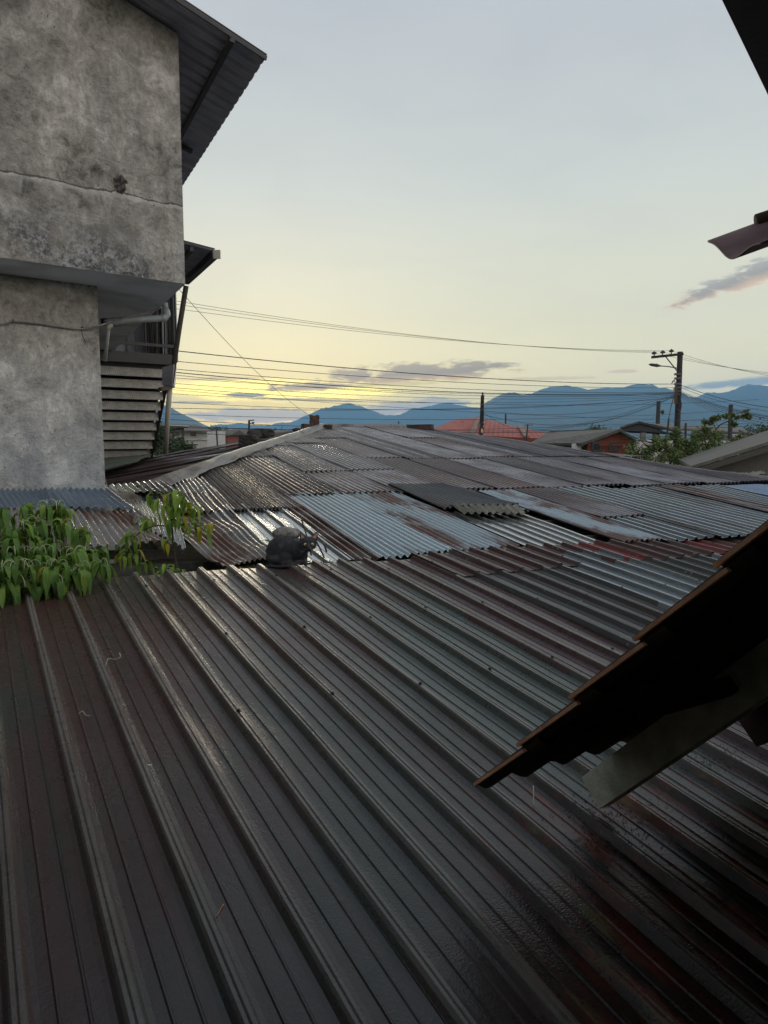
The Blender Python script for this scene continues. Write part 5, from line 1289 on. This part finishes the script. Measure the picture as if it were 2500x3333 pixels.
blk('far_building', 'far grey brown building right of the green roofed hall', 'building', 860, 960, 1408, 150, 12, M['house_pale'], M['asbestos_dark'], 1401)
blk('far_building', 'far low building with a blue grey roof behind the roof peak', 'building', 760, 858, 1404, 170, 12, M['house_red'], M['asbestos_dark'], 1399)
# red tiled hip roof
rt = thing('red_tiled_house', 'house with a broad red clay tiled hip roof behind the far ridge', 'house', V((at(1640, 1420, 34).x, 36, GROUND)))
def roofpoly(pts, mat, par, name='roof'):
    P = [at(*p) for p in pts]; n_ = (P[1] - P[0]).cross(P[2] - P[0]).normalized()
    if n_.z < 0: n_ = -n_
    mb = MB(); mb.poly(P, -n_ * 0.10); return mb.obj(name, mat, par, frame_of(P[0], P[1] - P[0], n_))
roofpoly([(1395, 1400, 33.5), (1536, 1416, 32), (1560, 1360, 36.5), (1487, 1364, 37.5)], M['clay'], rt)
roofpoly([(1536, 1416, 32), (1712, 1425, 31.6), (1694, 1391, 35), (1566, 1361, 36.5)], M['clay'], rt)
roofpoly([(1705, 1425, 31.7), (1873, 1429, 31.5), (1690, 1390.5, 35)], M['clay'], rt)
for (p, q_) in (((1561, 1360, 36.4), (1536, 1416, 31.9)), ((1692, 1390, 34.9), (1713, 1425, 31.5))):
    MB().beam(at(*p) + V((0, 0, .05)), at(*q_) + V((0, 0, .05)), 0.22, 0.08).obj('hip_cap', simple('worn hip cap', (0.30, 0.22, 0.18), (0.2, 0.12, 0.1), 0.8), rt)
MB().beam(at(1500, 1413, 31.9) + V((0, 0, -.1)), at(1874, 1432, 31.4) + V((0, 0, -.1)), 0.1, 0.13).obj('gutter', M['house_red'], rt)
MB().poly([at(1540, 1421, 32.6), at(1860, 1433, 32.3), at(1860, 1434, 35.5), at(1545, 1424, 35.5)], V((0, 0, -.04))).obj('soffit', M['deck'], rt)
for u in (1711, 1786, 1545): MB().beam(V((at(u, 1420, 32.4).x, 32.4, GROUND)), at(u, 1428, 32.4), 0.16, 0.16, (1, 0, 0)).obj('post', M['black'], rt)
a, b = at(1420, 1440, 35), at(1870, 1440, 35)
MB().box(V((a.x, 35, GROUND)), V((b.x - a.x, 0, 0)), V((0, 3, 0)), V((0, 0, b.z - GROUND + 0.2))).obj('wall', M['house_white'], rt)
tk = thing('water_tank', 'blue water tank under the red tiled eave', 'tank', V((at(1692, 1440, 33.5).x, 33.5, GROUND)))
MB().tube([at(1692, 1445, 33.6) - V((0, 0, .2)), at(1692, 1437, 33.6), at(1692, 1435, 33.6)], [0.26, 0.26, 0.2], 16).obj('drum', simple('blue plastic', (0.06, 0.12, 0.25), None, 0.4), tk, smooth=True)
MB().beam(V((at(1692, 1440, 33.6).x, 33.6, GROUND)), at(1692, 1448, 33.6), 0.4, 0.4, (1, 0, 0)).obj('stand', M['deck'], tk)
# brick house
bh = thing('brick_house', 'orange brick house with a grey fibre cement gable roof and two dark windows', 'house', V((at(2000, 1420, 27).x, 28, GROUND)))
pL, pR_ = at(1915, 1437, 26.5), at(2066, 1425, 25.6)
gdir = V((pR_.x - pL.x, pR_.y - pL.y, 0)); gw = gdir.length; gdir.normalize(); back_ = V((-gdir.y, gdir.x, 0)) * 7
if back_.y < 0: back_ = -back_
apx = at(2018, 1399, 26.0)
back_ = at(1790, 1404, 33.5) - apx; back_.z = 0
a = V((pL.x, pL.y, GROUND))
MB().poly([a, a + gdir * gw * 0.98, V((pR_.x, pR_.y, pR_.z - .05)), V((apx.x, apx.y, apx.z - .05)), V((pL.x, pL.y, pL.z - .05))], back_).obj('wall', M['brick'], bh)
lw = -gdir.cross(V((0, 0, 1))); 
fl = at(1725, 1443, 30.5)
MB().poly([V((fl.x, fl.y, GROUND)), V((pL.x, pL.y, GROUND)) , pL + V((0, .03, -.2)), V((fl.x, fl.y, fl.z - .1))], V((0.2, 3, 0))).obj('side_wall', M['deck'], bh)
ovh = (pL - apx).normalized() * 0.3
roofpoly([(1893, 1442, 26.6), (1722, 1443, 30.5), (1790, 1404, 33.5), (2019, 1396, 25.7)], M['asbestos'], bh)
MB().poly([at(2019, 1396, 25.7), at(2072, 1427, 25.3), at(2072, 1427, 25.3) + back_, at(2019, 1396, 25.7) + back_], V((0, 0, -0.08))).obj('roof', M['asbestos'], bh)
for (u0, v0, u1, v1, t0) in ((1927, 1438, 1957, 1469, 0), (1983, 1438, 2011, 1469, 0)):
    w_ = win(bh, u0, v0, u1, v1, 26.25 - (u0 - 1927) * 0.0045, M['black'])
MB().box(at(1915, 1445, 26.45) + V((0, -.04, -.06)), gdir * gw * 0.95, V((0, .04, 0)), V((0, 0, .06))).obj('band', M['house_red'], bh)
MB().box(at(1862, 1474, 27.0), V((at(1900, 1474, 26.9) - at(1862, 1474, 27.0))), V((0, .1, 0)), V((0, 0, .35))).obj('white_shutter', M['frame_white'], bh)
MB().box(at(1800, 1470, 28), V((at(1860, 1472, 27.2) - at(1800, 1470, 28))), V((0, .1, 0)), V((0, 0, .25))).obj('dark_window', M['window'], bh)
# big open shed
sh = thing('open_shed', 'large open sided shed with a dark gable and long grey roof beyond the brick house', 'shed', V((at(2200, 1420, 60).x, 62, GROUND)))
ap, l0, r0_ = at(2079, 1377, 55), at(2018, 1396, 55), at(2185, 1404, 53)
bk = V((9.5, 19, -0.3))
MB().poly([ap, r0_, r0_ + bk * 1.0, ap + bk], V((0, 0, 0.15))).obj('roof', M['asbestos_dark'], sh)
MB().poly([l0, ap, ap + bk, l0 + bk], V((0, 0, 0.15))).obj('roof', M['asbestos_dark'], sh)
MB().poly([l0 - V((0, 0, .1)), ap - V((0, 0, .1)), r0_ - V((0, 0, .15)), at(2185, 1414, 53.2), at(2050, 1409, 54.8)], V((0.05, 0.15, 0))).obj('gable', M['deck'], sh)
MB().poly([r0_ + V((0, 0, .1)), at(2440, 1413, 50), at(2414, 1396, 56), ap + V((2, 3, -.1))], V((0, 0, 0.12))).obj('side_roof', M['asbestos'], sh)
for u in (2093, 2134, 2190, 2260, 2330): MB().beam(V((at(u, 1420, 54).x, 54, GROUND)), at(u, 1408, 54), 0.35, 0.35, (1, 0, 0)).obj('post', M['asbestos'], sh)
MB().poly([at(2376, 1412, 49.5), at(2415, 1414, 49.5), at(2415, 1445, 49.5), at(2376, 1445, 49.5)], V((0, 4, 0))).obj('metal_panel', M['eave_steel'], sh)
blk('white_wall_house', 'long pale wall half hidden by the loose tree', 'house', 2040, 2430, 1436, 42, 6, M['house_white'], None, 0, [(2240, 1452, 2262, 1468), (2140, 1456, 2160, 1468)])
blk('grey_end_house', 'small grey house at the far right edge of the town', 'house', 2415, 2560, 1413, 56, 6, M['house_pale'], M['asbestos_dark'], 1405)
# gable wall house close at the right
gh = thing('grey_gable_house', 'grey gable wall with peeling white paint and a sheet roof at the right edge', 'house', V((at(2500, 1500, 16).x, 17, GROUND)))
e0, e1 = at(2250, 1527, 15.2), at(2640, 1405, 14.2)
dd_ = V((0.35, 1.0, 0)) * 4.5
MB().poly([e0, e1, e1 + dd_, e0 + dd_], V((0, 0, 0.07))).obj('roof', M['asbestos'], gh)
MB().poly([e0 + V((0, 0, -.02)), e1 + V((0, 0, -.02)), e1 + V((0, 0, -.14)), e0 + V((0, 0, -.14))], V((0, 0.05, 0))).obj('verge_board', M['wood'], gh)
g0, g1v = at(2310, 1515, 15.5), at(2640, 1412, 14.6)
m_, t_, b_ = mat_new('peeling white paint on grey render'); v_ = t_.n('ShaderNodeTexCoord').outputs['Object']; sp_ = t_.n('ShaderNodeSeparateXYZ'); t_.link(v_, sp_.inputs[0])
nn1 = t_.noise(v_, 2.5, 8, 0.7)
fz = t_.ramp(t_.math('ADD', sp_.outputs[2], t_.math('MULTIPLY', t_.math('SUBTRACT', nn1, 0.5), 0.7)), [(0.0, 1.0), (0.03, 0.0)])
t_.put(b_.inputs['Base Color'], t_.mix(fz, t_.mix(t_.noise(v_, 1.4, 7, 0.7), (0.05, 0.048, 0.045, 1), (0.22, 0.215, 0.20, 1)), (0.5, 0.49, 0.45, 1))); b_.inputs['Roughness'].default_value = 0.95
zs = at(2400, 1536, 15.2).z
MB().poly([V((g0.x, g0.y, GROUND)), V((g1v.x, g1v.y, GROUND)), g1v, g0], V((0.2, 0.4, 0))).obj('gable_wall', m_, gh, Matrix.Translation(V((g0.x, g0.y, zs))))
for u, vv, r_ in ((2447, 1560, .085), (2487, 1552, .11)):
    p = at(u, vv, 14.3); MB().tube([p - V((0, 0, 4.4)), p, p + V((0, 0, .06))], [r_, r_, r_ * 0.75], 12).obj('vent_stack', M['black'], gh, smooth=True)

# ------------------------------------------------------------------ trees
def tree(name, label, base, blobs, nleaf, lsz, mat, seed, limbs, shape=0.5):
    rg = random.Random(seed); th = thing(name, label, 'tree', base)
    tr = MB(); cr = MB()
    for pts, r0 in limbs:
        pts = sag_line([V(p) for p in pts], 4); tr.tube(pts, [r0 * (1 - 0.75 * i / (len(pts) - 1)) for i in range(len(pts))], 6)
    cent = []
    for (P, r) in blobs:
        for k in range(max(3, int(10 * r[0] / 0.5))):
            d_ = V((rg.gauss(0, 1), rg.gauss(0, 1), rg.gauss(0, 1))).normalized() * rg.uniform(0.3, 1.0)
            cent.append((P + V((d_.x * r[0], d_.y * r[1], d_.z * r[2])), min(r) * rg.uniform(0.22, 0.5)))
        if limbs: 
            for k in range(3):
                d_ = V((rg.uniform(-1, 1) * r[0], rg.uniform(-1, 1) * r[1], rg.uniform(-.3, 1) * r[2]))
                s0 = P - V((0, 0, r[2])); tr.tube(sag_line([s0, P + d_ * 0.4, P + d_], 3), [0.018] * 3 + [0.010] * 3 + [0.005], 4)
    for k in range(nleaf):
        c, r = rg.choice(cent); d_ = V((rg.gauss(0, 1), rg.gauss(0, 1), rg.gauss(0, 1))) * r * 0.62
        p = c + d_; L = lsz * rg.uniform(0.6, 1.3); a = V((rg.gauss(0, 1), rg.gauss(0, 1), rg.gauss(0, .7) - .3)).normalized(); sd = a.cross(V((rg.gauss(0, 1), rg.gauss(0, 1), rg.gauss(0, 1)))).normalized() * L * 0.22
        cr.add([p, p + a * L * 0.5 + sd, p + a * L, p + a * L * 0.5 - sd], [(0, 1, 2, 3)])
    tr.obj('trunk', M['bark'], th, smooth=True); cr.obj('crown', mat, th)
    return th
def BL(u, v, Y, rx, rz, ry=None): return (at(u, v, Y), (rx, ry or rx, rz))
Tb = V((at(2290, 1500, 20).x, 20, GROUND))
tree('loose_tree', 'loose leafy tree with bare twigs in front of the long pale wall', Tb,
     [BL(2070, 1470, 20, .35, .30), BL(2120, 1480, 20, .45, .35), BL(2180, 1490, 20, .5, .35), BL(2240, 1480, 20, .5, .4), BL(2250, 1440, 20, .4, .25), BL(2300, 1430, 20, .4, .3), BL(2330, 1470, 20, .45, .4), BL(2200, 1420, 20, .3, .2), BL(2150, 1445, 20, .35, .2),
      BL(2380, 1470, 20, .4, .25), BL(2280, 1510, 20, .5, .25), BL(2130, 1515, 19.6, .5, .15), BL(2400, 1440, 20.3, .25, .2), BL(2310, 1372, 20, .14, .09), BL(2335, 1362, 20, .2, .07), BL(2370, 1352, 20, .22, .05), BL(2420, 1358, 20, .2, .06), BL(2440, 1352, 20, .15, .04), BL(2300, 1395, 20, .1, .1), BL(2390, 1378, 20, .12, .05)],
     24000, 0.078, M['leaf_far'], 4,
     [([Tb, at(2290, 1560, 20), at(2285, 1500, 20), at(2240, 1450, 20)], .07), ([at(2285, 1540, 20), at(2300, 1460, 20), at(2330, 1400, 20), at(2360, 1375, 20), at(2440, 1355, 20)], .035), ([at(2285, 1530, 20), at(2200, 1480, 20), at(2120, 1440, 20), at(2050, 1435, 20)], .035),
      ([at(2330, 1400, 20), at(2320, 1375, 20), at(2295, 1365, 20)], .014), ([at(2120, 1460, 20), at(2060, 1420, 20), at(2030, 1430, 20)], .014), ([at(2285, 1530, 20), at(2350, 1480, 20), at(2400, 1440, 20)], .03), ([at(2150, 1470, 20), at(2090, 1425, 20), at(2060, 1412, 20)], .010)])
Tb = V((at(2490, 1450, 34).x, 34, GROUND))
tree('dense_tree', 'dense dark green tree at the right edge behind the gable wall', Tb, [BL(2480, 1440, 34, 1.0, .8), BL(2530, 1420, 34, 1.1, .9), BL(2440, 1455, 34, .7, .5), BL(2600, 1430, 34, 1.2, 1)], 6000, 0.16, M['leaf_dark'], 9, [([Tb, at(2490, 1440, 34)], .15)])
Tb = V((at(590, 1460, 30).x, 30, GROUND))
tree('dark_bush_tree', 'rounded dark tree between the stair and the white downpipe', Tb, [BL(525, 1410, 30, .5, .45), BL(530, 1450, 30, .6, .6), BL(575, 1455, 30, .6, .35), BL(615, 1460, 30, .35, .25), BL(500, 1430, 30, .5, .6), BL(600, 1480, 30, .6, .4)], 7000, 0.12, M['leaf_dark'], 12, [([Tb, at(560, 1440, 30)], .12)])
Tb = V((at(2260, 1420, 90).x, 90, GROUND))
for i, (u, v, Y, r, lb) in enumerate([(700, 1404, 130, 3, 'distant dark tree left of the thin lamp pole'), (880, 1403, 160, 4, 'distant tree behind the far grey brown building'), (2470, 1402, 110, 3, 'distant tree above the small grey end house'), (1940, 1400, 120, 2.4, 'distant tree behind the roof of the brick house')]):
    Tb = V((at(u, 1420, Y).x, Y, GROUND)); tree('distant_tree', lb, Tb, [BL(u, v + 6, Y, r, 1.1), BL(u + 20, v + 9, Y, r, 1.0), BL(u - 15, v + 10, Y, r, .9)], 1500, 0.45, M['leaf_dark'], 30 + i, [([Tb, at(u, v + 6, Y)], .2)])

# ------------------------------------------------------------------ poles, lamps and cables
def pole(name, label, u_top, v_top, u_bot, Y, r, cat='pole'):
    t_ = at(u_top, v_top, Y); b_ = at(u_bot, 1450, Y); b_ = t_ + (b_ - t_) * ((t_.z - GROUND) / (t_.z - b_.z))
    th = thing(name, label, cat, V((b_.x, b_.y, GROUND)))
    MB().tube([b_, t_], [r * 1.35, r], 10).obj('shaft', M['pole'], th, smooth=True)
    return th, t_
def lamp_arm(th, pts, head, Y, r=0.03, hl=0.5):
    P = [at(u, v, Y) for (u, v) in pts]; MB().tube(P, r, 6).obj('arm', M['lamp_metal'], th)
    h0, h1 = at(head[0], head[1], Y), at(head[2], head[3], Y)
    MB().tube([h0, h0.lerp(h1, .3), h0.lerp(h1, .8), h1], [r * 1.2, r * 3.2, r * 2.6, r], 8).obj('lamp_head', M['black'], th)
th, mt = pole('utility_pole', 'tallest dark utility pole with a crossarm, three insulators and a street lamp', 2214, 1145, 2202, 38, 0.14)
MB().beam(at(2121, 1163, 37.9), at(2224, 1152, 37.9), 0.10, 0.13).obj('crossarm', M['pole'], th)
MB().tube([at(2166, 1160, 37.8), at(2206, 1210, 37.8)], 0.03, 5).obj('brace', M['pole'], th)
for u, v in ((2129, 1160), (2157, 1157), (2185, 1153)):
    p = at(u, v, 37.9); MB().tube([p, p + V((0, 0, .1)), p + V((0, 0, .12)), p + V((0, 0, .2)), p + V((0, 0, .22)), p + V((0, 0, .27))], [.03, .03, .13, .13, .07, .03], 8).obj('insulator', M['black'], th)
lamp_arm(th, [(2203, 1198), (2175, 1193), (2148, 1191)], (2150, 1191, 2112, 1186), 37.8, .028)
for v in (1218, 1232, 1250, 1262, 1274, 1284): MB().tube([at(2197 - 2, v, 37.7) , at(2216, v, 37.7)], 0.06, 6).obj('clamp', M['lamp_metal'], th)
MB().box(at(2194, 1312, 37.6), V((.18, 0, 0)), V((0, .2, 0)), V((0, 0, .8))).obj('splice_box', M['black'], th)
MB().tube(sag_line([at(2212, 1290, 37.7), at(2217, 1318, 37.7), at(2212, 1340, 37.7), at(2205, 1332, 37.7)], 5), .04, 5).obj('cable_loop', M['cable'], th)
MB().tube(sag_line([at(2193, 1240, 37.7), at(2186, 1248, 37.7), at(2196, 1238, 37.7), at(2200, 1280, 37.7)], 5), .022, 5).obj('cable_loop', M['cable'], th)
MB().tube(sag_line([at(2193, 1290, 37.7), at(2183, 1330, 37), at(2176, 1365, 36)], 6), .025, 5).obj('drop_cable', M['cable'], th)
th, t2 = pole('utility_pole', 'dark pole with stacked insulators in front of the red tiled roof', 1571, 1286, 1564, 30, 0.075)
for v in (1292, 1306, 1322, 1338, 1345, 1352, 1360, 1368, 1380, 1395): 
    MB().tube([at(1567, v, 29.95), at(1575, v, 29.9)], 0.045, 6).obj('insulator', M['black'], th)
p = at(1571, 1280, 30); MB().tube([t2, t2 + V((0, 0, .08)), t2 + V((0, 0, .12))], [.02, .05, .02], 6).obj('cap', M['black'], th)
MB().tube(sag_line([at(1568, 1365, 29.8), at(1556, 1380, 29.8), at(1560, 1395, 29.8), at(1568, 1372, 29.8)], 5), .012, 5).obj('cable_loop', M['cable'], th)
MB().box(at(1566, 1408, 29.8), V((.07, 0, 0)), V((0, .06, 0)), V((0, 0, .16))).obj('label_plate', M['tile_edge'], th)
th, _ = pole('lamp_pole', 'dark pole with a small lamp to its right above the open shed', 2144, 1306, 2138, 58, 0.16)
lamp_arm(th, [(2144, 1342), (2152, 1341)], (2152, 1342, 2162, 1339), 58, .06)
th, _ = pole('lamp_pole', 'rightmost pole, its long lamp arm rising right above the loose tree', 2379, 1317, 2375, 45, 0.13)
lamp_arm(th, [(2380, 1358), (2400, 1345), (2418, 1341)], (2416, 1341, 2441, 1333), 45, .035)
th, _ = pole('lamp_pole', 'small pole with a curved lamp and short crossarm far left of the roof peak', 811, 1367, 811, 62, 0.09)
MB().beam(at(811, 1369, 62), at(828, 1367, 62), .08, .08).obj('crossarm', M['pole'], th)
lamp_arm(th, [(811, 1385), (815, 1378), (822, 1376)], (820, 1378, 828, 1375), 62, .03)
th, _ = pole('thin_mast', 'thin mast with a small loop on top behind the left roof slope', 704, 1397, 708, 48, 0.05, 'mast')
MB().tube(sag_line([at(704, 1397, 48), at(700, 1393, 48), at(705, 1389, 48), at(710, 1394, 48), at(706, 1399, 48)], 4), .035, 5).obj('loop', M['black'], th)
pole('thin_mast', 'short thin mast on the skyline left of the far bricks', 1298, 1371, 1298, 60, 0.05, 'mast')
pole('thin_mast', 'short dark mast above the red tiled roof', 1646, 1347, 1646, 60, 0.07, 'mast')
th, _ = pole('antenna_mast', 'thin grey antenna mast at the red tiled eave', 1718, 1381, 1712, 31, 0.03, 'mast')
MB().beam(at(1707, 1384, 31), at(1736, 1383, 31), .03, .03).obj('boom', M['lamp_metal'], th)
for k in range(5): MB().beam(at(1708 + k * 6, 1380, 31), at(1708 + k * 6, 1386, 31), .012, .012, (1, 0, 0)).obj('element', M['lamp_metal'], th)
pole('thin_pole', 'thin leaning pale pole left of the tallest utility pole', 2177, 1362, 2168, 36, 0.045, 'pole')
pole('thin_pole', 'thin dark pole just right of the tallest utility pole', 2232, 1377, 2231, 40, 0.06, 'pole')

def wire(p0, p1, sag, r, lbl, grp, name='power_cable', n=22):
    pts = [p0.lerp(p1, i / n) - V((0, 0, sag * 4 * (i / n) * (1 - i / n))) for i in range(n + 1)]
    o = MB().tube(pts, r * 0.78, 4).obj(name, M['cable'], smooth=True); return tag(o, lbl, 'cable', grp)
LY = 25.0
for (ul, vl, ur, vr, nm) in ((200, 915, 2129, 1148, 'uppermost'), (200, 930, 2157, 1145, 'second'), (200, 950, 2185, 1141, 'third')):
    wire(at(ul, vl, 22), at(ur, vr, 37.9), 0.45, .0085, nm + ' of the three high lines running from the grey building to the crossarm', 'high lines to the crossarm')
wire(at(2129, 1148, 37.9), at(2780, 1232, 30), 0.25, .009, 'upper of the high lines leaving the crossarm to the right', 'high lines right of the tallest pole')
wire(at(2157, 1145, 37.9), at(2780, 1246, 30), 0.25, .009, 'middle of the high lines leaving the crossarm to the right', 'high lines right of the tallest pole')
wire(at(2185, 1141, 37.9), at(2780, 1255, 30), 0.3, .009, 'lower of the high lines leaving the crossarm to the right', 'high lines right of the tallest pole')
wire(at(300, 1110, 22), at(2196, 1250, 37.8), 0.35, .019, 'thick twisted cable crossing the sunset sky to the tallest pole', 'cables along the street')
wire(at(300, 1150, 22), at(2196, 1262, 37.8), 0.30, .013, 'thin cable just below the thick twisted one', 'cables along the street')
NTH = ['first', 'second', 'third', 'fourth', 'fifth', 'sixth', 'seventh', 'eighth', 'ninth', 'tenth', 'eleventh', 'twelfth', 'thirteenth', 'fourteenth', 'fifteenth']
low_ = [(1172, 1277, .013), (1180, 1279, .020), (1186, 1281, .012), (1205, 1284, .011), (1222, 1286, .010), (1236, 1300, .011), (1262, 1290, .010), (1290, 1292, .010), (1320, 1296, .012), (1335, 1330, .010), (1345, 1375, .012), (1375, 1385, .014), (1382, 1350, .009), (1388, 1400, .013), (1240, 1370, .009)]
for i, (vl, vr, r) in enumerate(sorted(low_)):
    ye = 37.7
    wire(at(260, vl, 24 + (i % 4)), at(2196 if vr < 1300 else 2470, vr, ye), 0.35 + 0.1 * (i % 3), r, 'dark low cable across the mountains, ' + NTH[i] + ' from the top at the left', 'low cables across the mountains')
for i, (u0, v0, Y0, u1, v1, sg) in enumerate(((1575, 1337, 30, 2196, 1285, .5), (1575, 1350, 30, 2196, 1287, .9), (1700, 1398, 40, 2196, 1289, .5), (1500, 1372, 36, 2196, 1283, .9), (1760, 1400, 50, 2140, 1357, .4), (1860, 1385, 40, 2196, 1290, .3))):
    wire(at(u0, v0, Y0), at(u1, v1, 37.7 if v1 < 1300 else 57.9), sg, .011, 'cable from the tallest pole to ' + ['the upper side of the pole before the red roof', 'the middle of the pole before the red roof', 'the short mast above the red tiled roof', 'the far end of the red tiled ridge', 'the lamp pole above the open shed', 'the roof of the brick house'][i], 'cables fanning out of the tallest pole')
for i, (v0, v1, r) in enumerate(((1252, 1305, .017), (1260, 1322, .010), (1272, 1340, .011), (1276, 1343, .018), (1280, 1350, .018), (1284, 1362, .012), (1288, 1374, .009), (1292, 1392, .009))):
    wire(at(2214, v0, 37.7), at(2780, v1 + 34, 26), 0.4, r, 'cable right of the tallest pole, ' + NTH[i] + ' from the top of its bundle', 'cables right of the tallest pole')
wire(at(1574, 1342, 29.9), at(1690, 1398, 31), 0.12, .010, 'single cable dropping from the pole onto the red tiled roof', None)
wire(at(1573, 1312, 30), at(1660, 1280, 55), 0.2, .014, 'cable rising to the right from the top of the pole before the red roof', None)
gy_ = wire(at(560, 915, 9.8), Rp(12.9, 3.85, 0.12), 0.22, .0065, 'single slanting wire from the grey building down to the bricks on the roof peak', None, 'guy_wire')
wire(at(708, 1440, 48), at(712, 1397, 48), 0.0, .01, 'short vertical wire on the thin mast', None)
wire(at(706, 1398, 48), at(540, 1432, 55), 0.5, .018, 'cable from the thin mast to the porch of the white house', None)
